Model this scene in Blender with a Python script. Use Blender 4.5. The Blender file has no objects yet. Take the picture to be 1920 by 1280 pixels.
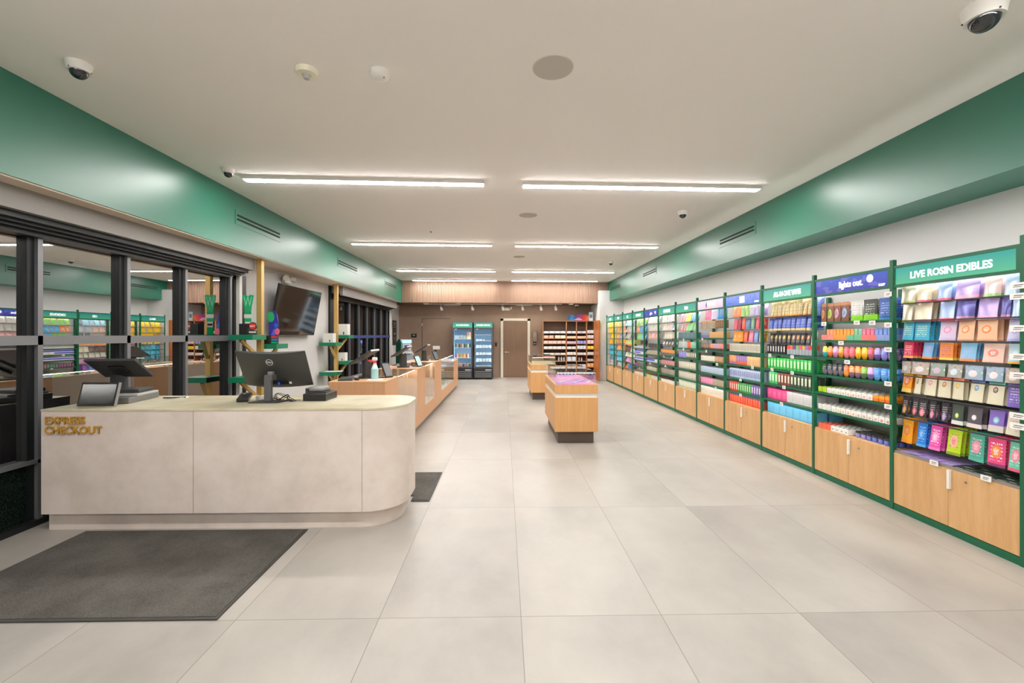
import bpy, bmesh, math, random
from math import pi, sin, cos, radians
from mathutils import Matrix, Vector
random.seed(7)
S = bpy.context.scene
COL = S.collection
# ---------------------------------------------------------------- camera, world, exposure
cam_d = bpy.data.cameras.new('camera'); cam = bpy.data.objects.new('camera', cam_d); COL.objects.link(cam)
cam.location = (0, 0, 1.54); cam.rotation_euler = (radians(90), 0, -0.02)
cam_d.sensor_fit = 'HORIZONTAL'; cam_d.sensor_width = 36; cam_d.lens = 36*826/1920
cam_d.shift_x = (960-961.5)/1920; cam_d.shift_y = (628-640)/1920
cam_d.clip_start = .05
S.camera = cam
S.view_settings.view_transform = 'Standard'; S.view_settings.look = 'None'
S.view_settings.exposure = 0.0; S.view_settings.gamma = 1; S.view_settings.use_curve_mapping = False
S.cycles.use_denoising = True
S.cycles.max_bounces = 10; S.cycles.diffuse_bounces = 6; S.cycles.glossy_bounces = 5
S.cycles.transmission_bounces = 8; S.cycles.transparent_max_bounces = 24
S.cycles.sample_clamp_indirect = 6; S.cycles.caustics_reflective = False; S.cycles.caustics_refractive = False
W = bpy.data.worlds.new('world'); S.world = W; W.use_nodes = True
W.node_tree.nodes['Background'].inputs[0].default_value = (.05, .06, .09, 1)
W.node_tree.nodes['Background'].inputs[1].default_value = .35
LAMP = 92      # strength of the ceiling tubes
# ---------------------------------------------------------------- helpers
def lin(h):
    if isinstance(h, (tuple, list)): return (*h[:3], 1)
    h = h.lstrip('#'); v = [int(h[i:i+2], 16)/255 for i in (0, 2, 4)]
    return tuple(c/12.92 if c <= .04045 else ((c+.055)/1.055)**2.4 for c in v) + (1,)
MATS = {}
def mat(key, color='#ffffff', rough=.5, metal=0, spec=.5, emit=None, es=0, coat=0, trans=0):
    if key in MATS: return MATS[key]
    m = bpy.data.materials.new(key); m.use_nodes = True
    b = m.node_tree.nodes['Principled BSDF']
    b.inputs['Base Color'].default_value = lin(color); b.inputs['Roughness'].default_value = rough
    b.inputs['Metallic'].default_value = metal; b.inputs['Specular IOR Level'].default_value = spec
    if coat: b.inputs['Coat Weight'].default_value = coat; b.inputs['Coat Roughness'].default_value = .12
    if trans: b.inputs['Transmission Weight'].default_value = trans
    if emit: b.inputs['Emission Color'].default_value = lin(emit); b.inputs['Emission Strength'].default_value = es
    MATS[key] = m
    return m
class N:
    """tiny node builder"""
    def __init__(s, m): s.t = m.node_tree; s.n = m.node_tree.nodes; s.l = m.node_tree.links; s.b = s.n['Principled BSDF']
    def new(s, typ, **k):
        x = s.n.new(typ)
        for a, v in k.items(): setattr(x, a, v)
        return x
    def set(s, sock, v):
        if isinstance(v, bpy.types.NodeSocket): s.l.new(v, sock)
        elif v is not None: sock.default_value = v
    def math(s, op, a, b=None, c=None):
        x = s.new('ShaderNodeMath', operation=op)
        for i, v in enumerate((a, b, c)): s.set(x.inputs[i], v)
        return x.outputs[0]
    def mix(s, f, a, b):
        x = s.new('ShaderNodeMix', data_type='RGBA')
        s.set(x.inputs[0], f); s.set(x.inputs[6], a); s.set(x.inputs[7], b); return x.outputs[2]
    def coord(s, which='Object'):
        c = s.new('ShaderNodeTexCoord'); p = s.new('ShaderNodeSeparateXYZ'); s.l.new(c.outputs[which], p.inputs[0]); return c.outputs[which], p.outputs
    def noise(s, vec, scale, detail=4, rough=.55, sc=(1, 1, 1)):
        mp = s.new('ShaderNodeMapping'); mp.inputs['Scale'].default_value = sc; s.l.new(vec, mp.inputs[0])
        x = s.new('ShaderNodeTexNoise'); x.inputs['Scale'].default_value = scale; x.inputs['Detail'].default_value = detail
        x.inputs['Roughness'].default_value = rough; s.l.new(mp.outputs[0], x.inputs['Vector']); return x.outputs['Fac']
    def ramp(s, f, stops):
        x = s.new('ShaderNodeValToRGB'); s.set(x.inputs[0], f); e = x.color_ramp.elements
        while len(e) < len(stops): e.new(.5)
        for i, (p, c) in enumerate(stops): e[i].position = p; e[i].color = lin(c)
        return x.outputs[0]
    def bump(s, f, strength=.2, dist=.01):
        x = s.new('ShaderNodeBump'); x.inputs['Strength'].default_value = strength; x.inputs['Distance'].default_value = dist
        s.l.new(f, x.inputs['Height']); s.l.new(x.outputs[0], s.b.inputs['Normal'])
    def base(s, c): s.l.new(c, s.b.inputs['Base Color'])
def wood(key, c1, c2, sc=(6, 6, .6), rough=.45, scale=3):
    m = mat(key, c1, rough); n = N(m); v, _ = n.coord('Object')
    f = n.noise(v, scale, 6, .6, sc); g = n.noise(v, scale*9, 3, .6, sc)
    f = n.math('ADD', n.math('MULTIPLY', f, .75), n.math('MULTIPLY', g, .25))
    n.base(n.ramp(f, [(.35, c1), (.65, c2)])); return m
def mottled(key, c1, c2, c3, scale=2.2, rough=.5):
    m = mat(key, c1, rough); n = N(m); v, _ = n.coord('Object')
    f = n.noise(v, scale, 8, .62); n.base(n.ramp(f, [(.36, c1), (.52, c2), (.68, c3)])); return m
class MB:
    """collects shapes into one mesh"""
    def __init__(s): s.bm = bmesh.new(); s.mats = []
    def mi(s, m):
        if m is None: return 0
        if m not in s.mats: s.mats.append(m)
        return s.mats.index(m)
    def _fin(s, r, m, M=None, verts=None):
        vs = verts if verts is not None else r['verts']
        if M is not None: bmesh.ops.transform(s.bm, matrix=M, verts=vs)
        i = s.mi(m)
        for f in {f for v in vs for f in v.link_faces}: f.material_index = i
        return s
    def box(s, x0, x1, y0, y1, z0, z1, m=None, bev=0, M=None):
        r = bmesh.ops.create_cube(s.bm, size=1); vs = r['verts']
        T = Matrix.Translation(((x0+x1)/2, (y0+y1)/2, (z0+z1)/2)) @ Matrix.Diagonal((abs(x1-x0), abs(y1-y0), abs(z1-z0), 1))
        bmesh.ops.transform(s.bm, matrix=T, verts=vs)
        if bev:
            es = list({e for v in vs for e in v.link_edges})
            q = bmesh.ops.bevel(s.bm, geom=es, offset=bev, segments=2, affect='EDGES', profile=.5)
            vs = list({v for f in q['faces'] for v in f.verts} | {v for v in vs if v.is_valid})
            vs = list({v for f in q['faces'] for v in f.verts})
            # whole island
            seen = set(vs); st = list(vs)
            while st:
                v = st.pop()
                for e in v.link_edges:
                    o = e.other_vert(v)
                    if o not in seen: seen.add(o); st.append(o)
            vs = list(seen)
        return s._fin(None, m, M, vs)
    def cyl(s, p0, p1, r0, r1=None, m=None, seg=20, cap=True):
        p0, p1 = Vector(p0), Vector(p1); d = p1-p0; L = d.length
        r = bmesh.ops.create_cone(s.bm, cap_ends=cap, segments=seg, radius1=r0, radius2=r0 if r1 is None else r1, depth=L)
        M = Matrix.Translation((p0+p1)/2) @ d.to_track_quat('Z', 'Y').to_matrix().to_4x4()
        return s._fin(r, m, M)
    def sph(s, c, rx, ry=None, rz=None, m=None, seg=20, half=None):
        ry = rx if ry is None else ry; rz = rx if rz is None else rz
        r = bmesh.ops.create_uvsphere(s.bm, u_segments=seg, v_segments=seg//2, radius=1)
        vs = r['verts']
        if half == 'low':
            dl = [v for v in vs if v.co.z > 1e-4]; bmesh.ops.delete(s.bm, geom=dl, context='VERTS'); vs = [v for v in vs if v.is_valid]
        return s._fin(None, m, Matrix.Translation(c) @ Matrix.Diagonal((rx, ry, rz, 1)), vs)
    def prism(s, pts, z0, z1, m=None, M=None):
        n = len(pts); lo = [s.bm.verts.new((x, y, z0)) for x, y in pts]; hi = [s.bm.verts.new((x, y, z1)) for x, y in pts]
        s.bm.faces.new(hi); s.bm.faces.new(lo[::-1])
        for i in range(n): s.bm.faces.new((lo[i], lo[(i+1) % n], hi[(i+1) % n], hi[i]))
        return s._fin(None, m, M, lo+hi)
    def tube(s, pts, r, m=None, seg=6):
        pts = [Vector(p) for p in pts]; rings = []
        for i, p in enumerate(pts):
            d = (pts[min(i+1, len(pts)-1)]-pts[max(i-1, 0)]).normalized(); q = d.to_track_quat('Z', 'Y')
            rings.append([s.bm.verts.new(p+q @ Vector((r*cos(2*pi*k/seg), r*sin(2*pi*k/seg), 0))) for k in range(seg)])
        for a, b in zip(rings, rings[1:]):
            for k in range(seg): s.bm.faces.new((a[k], a[(k+1) % seg], b[(k+1) % seg], b[k]))
        s.bm.faces.new(rings[0][::-1]); s.bm.faces.new(rings[-1])
        return s._fin(None, m, None, [v for g in rings for v in g])
    def xf(s, M): bmesh.ops.transform(s.bm, matrix=M, verts=s.bm.verts); return s
    def mesh(s, name, m=None, smooth=False):
        bmesh.ops.recalc_face_normals(s.bm, faces=s.bm.faces)
        me = bpy.data.meshes.new(name); s.bm.to_mesh(me); s.bm.free()
        for x in (s.mats or [m]): me.materials.append(x)
        if smooth:
            for p in me.polygons: p.use_smooth = True
            if smooth != 'all':
                try: me.set_sharp_from_angle(angle=radians(35))
                except Exception: pass
        return me
    def build(s, name, m=None, parent=None, smooth=False, loc=None, rz=None):
        o = bpy.data.objects.new(name, s.mesh(name, m, smooth)); COL.objects.link(o)
        if parent is not None: o.parent = parent
        if loc: o.location = loc
        if rz is not None: o.rotation_euler[2] = rz
        return o
def empty(name, loc=(0, 0, 0), rz=0):
    o = bpy.data.objects.new(name, None); o.empty_display_size = .1; COL.objects.link(o); o.location = loc; o.rotation_euler[2] = rz; return o
def tag(o, label=None, cat=None, group=None, kind=None):
    if label: o['label'] = label
    if cat: o['category'] = cat
    if group: o['group'] = group
    if kind: o['kind'] = kind
    return o
def struct(o): o['kind'] = 'structure'; return o
def copy_tree(o, parent=None):
    c = o.copy(); COL.objects.link(c); c.parent = parent
    for ch in list(o.children): copy_tree(ch, c)
    return c
def text(name, body, size, m, parent, M, ext=.002, bold=0.0, align='CENTER', sx=1.0):
    cu = bpy.data.curves.new(name, 'FONT'); cu.body = body; cu.size = size; cu.extrude = ext; cu.offset = bold*size
    cu.align_x = align; cu.align_y = 'CENTER'; cu.resolution_u = 3; cu.space_line = .9
    t = bpy.data.objects.new(name, cu); COL.objects.link(t); bpy.context.view_layer.update()
    me = bpy.data.meshes.new_from_object(t); bpy.data.objects.remove(t); bpy.data.curves.remove(cu)
    me.transform(M @ Matrix.Diagonal((sx, 1, 1, 1))); me.materials.clear(); me.materials.append(m)
    o = bpy.data.objects.new(name, me); COL.objects.link(o)
    if parent is not None: o.parent = parent
    return o
def facing(loc, rz=0, tilt=0):
    """matrix putting text/flat art upright; rz=0 faces -Y, rz=-90 deg faces -X, rz=90 deg faces +X"""
    return Matrix.Translation(loc) @ Matrix.Rotation(rz, 4, 'Z') @ Matrix.Rotation(pi/2+tilt, 4, 'X')
# ---------------------------------------------------------------- shared materials
M_ceil = mat('ceiling_paint', '#f6f2ee', .8)
M_wall = mat('white_wall_paint', '#d0cecd', .75)
M_green = mat('satin_green_paint', '#0a6a54', .38, spec=1.0)
n = N(M_green); v, _ = n.coord('Object'); n.bump(n.noise(v, 60, 2), .05, .002)
M_brown = mottled('brown_wall_laminate', '#957d6d', '#9c8372', '#a28977', 1.5, .6)
M_oak = wood('oak_door', '#c99a66', '#dbb07e', (5, 5, .5), .45)
M_counter = wood('peach_laminate', '#cf9d74', '#d9a980', (14, 14, .5), .45, 2)
M_island = wood('honey_laminate', '#cf9a62', '#dba96f', (12, 12, .5), .45, 2)
M_shelfwood = wood('walnut_shelf', '#a0704c', '#b4825a', (6, 6, .5), .5)
M_orange = wood('orange_panel', '#a9622f', '#bb723c', (6, 6, .4), .4)
M_concrete = mottled('counter_concrete', '#d2c5bb', '#dccfc6', '#e2d7cf', 3.4, .5)
M_ctop = mottled('counter_top_olive', '#bdb293', '#cfc6aa', '#dcd4be', 2.5, .28)
M_gold = mat('gold_letters', '#c9993f', .4, .3)
M_brass = mat('brass', '#d8b26c', .4, .45)
M_fgreen = mat('fixture_green', '#0d5f40', .4)
M_black = mat('black_plastic', '#1a1a1b', .4)
M_dark = mat('dark_grey_plastic', '#3b3b3c', .45)
M_grey = mat('mid_grey_metal', '#8d8c8c', .4, .3)
M_lgrey = mat('light_grey_plastic', '#b8b6b2', .5)
M_white = mat('white_plastic', '#ece9e4', .45)
M_offwhite = mat('white_trim', '#ded8c8', .5)
M_frame = mat('dark_window_metal', '#26282a', .35, .4)
M_framel = mat('grey_window_metal', '#85868a', .4, .5)
M_toe = mat('toe_kick', '#5b4d44', .5)
M_toeg = mat('toe_kick_grey', '#8a8178', .5)
M_screen = mat('dark_screen', '#0b0d10', .08, spec=.8)
M_lamp = mat('lamp_diffuser', '#ffffff', .5, emit='#fdfaf6', es=LAMP)
M_led = mat('led_strip', '#ffffff', .5, emit='#fff8f0', es=16)
M_tag = mat('price_card', '#f1efec', .5)
M_ink = mat('tag_ink', '#4a4a4a', .6)
M_header = mat('header_grey', '#8b8783', .5)
M_paper = mat('white_paper', '#f2f0ec', .7)
def glassmat(key, tint, refl, col='#ffffff'):
    m = bpy.data.materials.new(key); m.use_nodes = True; t = m.node_tree; t.nodes.remove(t.nodes['Principled BSDF'])
    out = t.nodes['Material Output']; tr = t.nodes.new('ShaderNodeBsdfTransparent'); tr.inputs[0].default_value = lin(tint)
    gl = t.nodes.new('ShaderNodeBsdfGlossy'); gl.inputs['Roughness'].default_value = 0.0; gl.inputs[0].default_value = lin(col)
    fr = t.nodes.new('ShaderNodeFresnel'); fr.inputs[0].default_value = 1.5
    ma = t.nodes.new('ShaderNodeMath'); ma.operation = 'ADD'; ma.use_clamp = True; ma.inputs[1].default_value = refl
    mx = t.nodes.new('ShaderNodeMixShader'); t.links.new(fr.outputs[0], ma.inputs[0]); ge = t.nodes.new('ShaderNodeNewGeometry'); sb = t.nodes.new('ShaderNodeMath'); sb.operation = 'SUBTRACT'; sb.inputs[0].default_value = 1; t.links.new(ge.outputs['Backfacing'], sb.inputs[1]); mu = t.nodes.new('ShaderNodeMath'); mu.operation = 'MULTIPLY'; t.links.new(ma.outputs[0], mu.inputs[0]); t.links.new(sb.outputs[0], mu.inputs[1]); t.links.new(mu.outputs[0], mx.inputs[0])
    t.links.new(tr.outputs[0], mx.inputs[1]); t.links.new(gl.outputs[0], mx.inputs[2]); t.links.new(mx.outputs[0], out.inputs[0]); return m
M_glass = glassmat('clear_glass', '#fafcfb', .03)
M_caseglass = glassmat('case_front_glass', '#f6f8f8', .14)
M_store = glassmat('night_window_glass', '#8a8d90', .56, '#f4f4f4')
M_store2 = glassmat('far_window_glass', '#6a6d70', .1, '#d0d0d4')
# floor: large format tiles
m = mat('floor_tile', '#c9c3ba', .33, spec=.4); n = N(m); v, (X, Y, Z) = n.coord('Object')
ux = n.math('DIVIDE', n.math('SUBTRACT', X, .093), .772); uy = n.math('DIVIDE', n.math('SUBTRACT', Y, 2.41), 1.524)
def line(u, w): return n.math('LESS_THAN', n.math('ABSOLUTE', n.math('SUBTRACT', n.math('FRACT', n.math('ADD', u, .5)), .5)), w)
g = n.math('MAXIMUM', line(ux, .0024), line(uy, .0012))
cb = n.new('ShaderNodeCombineXYZ'); n.l.new(n.math('FLOOR', ux), cb.inputs[0]); n.l.new(n.math('FLOOR', uy), cb.inputs[1])
wn = n.new('ShaderNodeTexWhiteNoise'); n.l.new(cb.outputs[0], wn.inputs[0])
ad = n.new('ShaderNodeVectorMath', operation='MULTIPLY_ADD'); n.l.new(wn.outputs['Color'], ad.inputs[0]); ad.inputs[1].default_value = (9, 9, 9); n.l.new(v, ad.inputs[2])
f = n.math('ADD', n.math('MULTIPLY', n.noise(ad.outputs[0], 1.3, 7, .6, (1, .7, 1)), .8), n.math('MULTIPLY', wn.outputs['Value'], .12))
c = n.ramp(f, [(.3, '#99948e'), (.48, '#a9a49d'), (.68, '#b6b1aa')])
n.base(n.mix(g, c, lin('#77726c')))
n.set(n.b.inputs['Roughness'], n.math('ADD', .26, n.math('MULTIPLY', f, .2)))
M_floor = m
m = mat('entrance_mat', '#57544f', .95, spec=.1); n = N(m); v, _ = n.coord('Object')
f = n.math('ADD', n.math('MULTIPLY', n.noise(v, 120, 2), .45), n.math('MULTIPLY', n.noise(v, 2.5, 5), .55))
n.base(n.ramp(f, [(.35, '#46433f'), (.65, '#676460')])); n.bump(n.noise(v, 160, 2), .5, .004); M_matw = m
M_matedge = mat('mat_rubber_edge', '#3f3d3a', .7)
# ---------------------------------------------------------------- room shell
CE, SB = 3.34, 2.62       # ceiling, soffit underside
XL, XR, YB, YF = -3.82, 4.03, 16.12, -4.5
struct(MB().box(XL-.1, XR+.1, YF, YB+.1, -.1, 0).build('floor', M_floor))
struct(MB().box(XL-.4, XR+.1, YF, 15.0, CE, CE+.1).build('ceiling', M_ceil))
struct(MB().box(XR, XR+.1, YF, YB+.1, 0, CE).build('wall_right', M_wall))
struct(MB().box(XL-.4, XR+.1, YF-.1, YF, 0, CE).build('wall_front', M_wall))
struct(MB().box(XL-.1, XR+.1, YB, YB+.1, 0, CE).build('wall_back', M_brown))
b = MB()
b.box(XL-.12, XL, YF, 1.9, 0, CE).box(XL-.12, XL, 6.5, 9.72, 0, CE).box(XL-.12, XL, 15.05, YB, 0, CE)
b.box(XL-.12, XL, 1.9, 6.5, 2.5, CE).box(XL-.12, XL, 9.72, 15.05, 2.5, CE)
struct(b.build('wall_left', M_wall))
# left soffit: green face with beige underside, right soffit all green
b = MB(); b.box(-3.387, -3.375, YF, 14.62, SB+.012, CE, M_green).box(XL, -3.387, YF, 14.62, SB, SB+.05, mat('beige_underside', '#d8cab8', .7))
struct(b.build('trim_1'))
b = MB(); b.box(3.555, 3.6, YF, 15.05, 2.7, CE).box(3.6, XR, YF, 15.05, 2.7, 2.75)
struct(b.build('trim_2', M_green))
# slatted timber fascia across the back and lower ceiling behind it
b = MB(); xa, ya, xb, yb = -3.375, 14.62, 3.555, 14.98
b.prism([(xa, ya+.02), (xb, yb+.02), (xb, yb+.12), (xa, ya+.12)], SB, CE)
ns = 132
for i in range(ns):
    t = (i+.5)/ns; x = xa+(xb-xa)*t; y = ya+(yb-ya)*t; w = (xb-xa)/ns*.31
    b.prism([(x-w, y-.012), (x+w, y-.012), (x+w, y+.03), (x-w, y+.03)], SB, CE-.001)
struct(b.build('trim_3', wood('slat_timber', '#8f705c', '#a0826e', (8, 8, .4), .55)))
struct(MB().prism([(XL, 14.68), (-3.375, 14.68), (3.2, 15.05), (3.2, YB), (XL, YB)], SB, SB+.06).build('trim_4', mat('alcove_ceiling', '#6f5d50', .7)))
struct(MB().box(3.2, XR, 14.75, YB, 0, CE-.3).build('trim_5', M_wall))
# back door and flush panel door
def doorset():
    r = struct(empty('door_1', (0, YB, 0)))
    b = MB(); b.box(-.12, -.03, -.06, 0, 0, 2.14).box(.86, .95, -.06, 0, 0, 2.14).box(-.12, .95, -.06, 0, 2.06, 2.15)
    b.build('door_frame', M_offwhite, r)
    d = MB().box(-.03, .86, -.035, -.005, .01, 2.06).build('door_leaf', wood('door_walnut', '#7a5f4b', '#866a54', (9, 9, .4), .5), r)
    h = MB(); h.cyl((.06, -.035, .92), (.06, -.06, .92), .028).cyl((.06, -.06, .92), (.06, -.085, .92), .011).box(.05, .19, -.095, -.075, .91, .93, bev=.005)
    h.build('door_handle', mat('satin_nickel', '#c9c6c0', .3, .9), d, smooth=True)
    r = struct(empty('door_2', (0, YB, 0)))
    d = MB().box(-2.97, -1.95, -.015, -.002, .01, 2.13).build('door_leaf', M_brown, r)
    b = MB(); b.box(-2.99, -2.97, -.012, 0, 0, 2.15).box(-2.97, -1.95, -.012, 0, 2.13, 2.15); b.build('door_seam', M_toe, r)
    h = MB(); h.box(-3.0, -2.965, -.025, -.005, 1.87, 1.97, bev=.004).box(-3.0, -2.965, -.025, -.005, .3, .4, bev=.004); h.build('hinge', mat('satin_nickel'), d)
doorset()
# ---------------------------------------------------------------- storefront glazing on the left
def storefront(idx, y0, y1, mull, gm, kick, header, top=2.38):
    r = struct(empty('window_%d' % idx, (XL, y0, 0)))
    b2 = MB()
    for y in mull: b2.box(-.09, 0, y-y0-.045, y-y0+.01, 0, top)
    b2.box(-.09, 0, 0, y1-y0, top-.045, top+.12); b2.box(-.09, 0, 0, .09, 0, top); b2.box(-.09, 0, y1-y0-.2, y1-y0, 0, top)
    b2.build('window_frame', M_frame, r)
    b = MB()
    for y in mull: b.box(-.0, .03, y-y0+.01, y-y0+.05, 0, top-.02)
    b.build('window_stile', M_framel, r)
    b = MB().box(-.02, .03, .09, y1-y0-.2, 1.46, 1.535); b.build('window_rail', M_framel if idx == 1 else mat('blue_lit_rail', '#4c5aa0', .35, .5), r)  # far rail: blue light falling on it is put into its colour
    b = MB().box(-.05, -.042, .0, y1-y0, .0, top); b.build('window_pane', gm, r)
    if kick:
        b = MB().box(-.04, -.005, .0, y1-y0, .0, .5); kp = b.build('kick_panel', kick, r)
        MB().box(-.04, .03, 0, y1-y0, .5, .53).build('window_sill', M_framel, kp)
        MB().box(-.04, .05, 0, y1-y0, 0, .045).build('window_track', M_frame, kp)
    if header:
        h0, h1 = header
        b = MB(); b.box(.0, .28, h0-y0, h1-y0, 2.455 if idx == 1 else 2.41, SB); b.build('window_header', M_header, r)
        b = MB()
        for k, (dx, z) in enumerate([(.22, 2.445), (.17, 2.435), (.12, 2.425)]): b.box(dx-.05, dx, h0-y0, h1-y0-.05, z-.035-.012*k, 2.456)
        b.box(0, .07, h0-y0, h1-y0-.2, 2.33, 2.456); b.build('window_track', M_frame, r)
        MB().box(.07, .09, h0-y0, h1-y0-.25, 2.37, 2.39).build('window_trim', M_lgrey, r)
m = mat('speckled_black_panel', '#0d1c15', .18, spec=.6); n = N(m); v, _ = n.coord('Object')
n.base(n.ramp(n.noise(v, 150, 2, .7), [(.5, '#08110d'), (.75, '#3c4b40')]))
storefront(1, 1.9, 6.5, [2.0, 2.82, 3.65, 4.5, 5.31, 6.17], M_store, m, (1.9, 6.33))
storefront(2, 9.72, 15.05, [9.85, 10.9, 11.6, 12.3, 13.0, 13.7, 14.4], M_store2, None, (9.75, 14.6))
b = MB().box(XL, XL+.05, 6.36, 6.42, 0, 2.4); struct(b.build('trim_6', M_white))
b = MB().box(XL, XL+.05, 6.42, 6.52, 0, 2.4); struct(b.build('trim_7', M_frame))
b = MB().box(XL, XL+.05, 14.75, 14.83, 0, 2.4); struct(b.build('trim_8', M_white))
b = MB().box(XL-.02, XL+.04, 9.66, 9.86, 0, SB); struct(b.build('trim_9', M_frame))
# ---------------------------------------------------------------- entrance mats
def entrance_mat(x0, x1, y0, y1, label):
    r = tag(empty('entrance_mat', ((x0+x1)/2, (y0+y1)/2, 0)), label, 'mat')
    w, h = (x1-x0)/2, (y1-y0)/2
    if x1 > -1:
        MB().prism([(-w, -h+.135), (w-.17, -h+.135), (w-.17, -h+.02), (w-.02, -h+.02), (w-.02, h-.02), (-w, h-.02)], .001, .011).build('mat_pile', M_matw, r)
        b = MB(); b.box(w-.17, w, -h-.0, -h+.02, .001, .008).box(w-.02, w, -h+.02, h, .001, .008).box(-w, w-.02, h-.02, h, .001, .008); b.build('mat_border', M_matedge, r); return
    MB().box(-w+.02, w-.02, -h+.02, h-.02, .001, .011).build('mat_pile', M_matw, r)
    b = MB(); b.box(-w, w, -h, -h+.02, .001, .008).box(-w, w, h-.02, h, .001, .008).box(-w, -w+.02, -h+.02, h-.02, .001, .008).box(w-.02, w, -h+.02, h-.02, .001, .008)
    b.build('mat_border', M_matedge, r)
entrance_mat(-3.27, -1.55, 2.41, 3.515, 'large charcoal carpet mat on the floor before the express checkout counter')
entrance_mat(-1.75, -.69, 4.09, 4.945, 'small charcoal mat on the floor behind the rounded end of the express counter')
# ---------------------------------------------------------------- express checkout counter
def counter_outline(off=0, n=14):
    x0, y0, y1 = -3.60, 3.50+off, 4.27-off; R = .31-off*.5; xr = -.81-off
    pts = [(x0+off*0, y0)]
    for i in range(n+1):
        a = -pi/2+pi/2*i/n; pts.append((xr-R+R*cos(a), y0+R+R*sin(a)))
    R2 = .26-off*.5
    for i in range(n+1):
        a = pi/2*i/n; pts.append((xr-R2+R2*cos(a), y1-R2+R2*sin(a)))
    pts.append((x0, y1)); return pts
r = tag(empty('checkout_counter', (-2.3, 3.88, 0)), 'long mottled concrete counter with rounded end lettered EXPRESS CHECKOUT', 'counter')
def loc(pts): return [(x+2.3, y-3.88) for x, y in pts]
MB().prism(loc(counter_outline()), .145, .947).build('counter_body', M_concrete, r, smooth=True)
MB().prism(loc(counter_outline(.06)), 0, .146).build('plinth', M_concrete, r, smooth=True)
MB().prism(loc(counter_outline(-.004)), .947, .962).build('counter_top', M_ctop, r, smooth=True)
b = MB(); b.box(-.135, -.132, -.3815, -.3795, .145, .947).box(1.178, 1.181, -.3815, -.3795, .145, .947); b.build('panel_seam', M_toeg, r)
t = text('lettering', 'EXPRESS', .0825, M_gold, r, facing((-3.566+2.3, 3.5-3.88-.006, .873)), .006, .014, 'LEFT', 1.0)
t = text('lettering', 'CHECKOUT', .0825, M_gold, r, facing((-3.566+2.3, 3.5-3.88-.006, .798)), .006, .014, 'LEFT', .97)
# ---------------------------------------------------------------- wooden service counter run
TZ = 1.01
def wood_block(y0, y1, label, z=TZ, x0=-2.0):
    r = tag(empty('service_counter', (-1.68, (y0+y1)/2, 0)), label, 'counter', None); h = (y1-y0)/2
    x0 += 1.68
    MB().box(x0, .32, -h+.001, h-.001, .1, z-.02).build('cabinet_body', M_counter, r)
    MB().box(x0-.002, .322, -h+.001, h-.001, z-.02, z, bev=.003).build('counter_top', M_counter, r)
    MB().box(x0+.05, .27, -h+.001, h-.001, 0, .1).build('toe_kick', M_toeg, r)
    return r
def vitrine(y0, y1, label, shelves=(.5, .75), z=TZ):
    r = tag(empty('display_case', (-1.68, (y0+y1)/2, 0)), label, 'display case'); h = (y1-y0)/2-.001
    MB().box(-.32, .32, -h, h, .1, .33).build('case_base', M_counter, r)
    MB().box(-.27, .27, -h, h, 0, .1).build('toe_kick', M_toeg, r)
    MB().box(-.32, -.30, -h, h, .33, z-.008).build('back_panel', mat('case_back', '#d8c4b2', .5), r); MB().box(-.3, .305, -h, h, .33, .336).build('case_bed', M_lgrey, r)
    MB().box(.31, .318, -h, h, .335, z-.008).build('front_glass', M_caseglass, r)
    MB().box(-.32, .32, -h, h, z-.008, z).build('glass_top', M_glass, r)
    for s in shelves: MB().box(-.29, .24, -h+.01, h-.01, s, s+.006).build('glass_shelf', M_glass, r)
    MB().box(.262, .293, -h+.015, h-.015, z-.013, z-.0085).build('led_channel', M_counter, r); MB().box(.27, .285, -h+.02, h-.02, z-.018, z-.0135).build('led_strip', mat('case_led2', '#ffffff', .5, emit='#fff8f4', es=60), r)  # strip added to brighten the case inside, cover added to hide it
    MB().box(.29, .305, -.006, .006, .34, z-.01).build('upright', M_brass, r)
    return r
wood_block(5.06, 5.70, 'peach wood checkout block, nearest of the service counter run')
vitrine(5.70, 6.94, 'glass fronted display case between the first and second wood blocks')
wood_block(6.94, 7.62, 'second peach wood checkout block carrying a till and tilted tablet')
vitrine(7.62, 8.66, 'shorter glass display case between the second and third wood blocks')
wood_block(8.66, 9.60, 'third peach wood checkout block with a till, before the long glass case')
lastv = vitrine(9.60, 11.95, 'long glass display case with wares inside at far end of the counter run', (.52, .74))
wood_block(11.95, 13.05, 'low peach wood end block beside the drinks fridges', .84)
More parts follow.
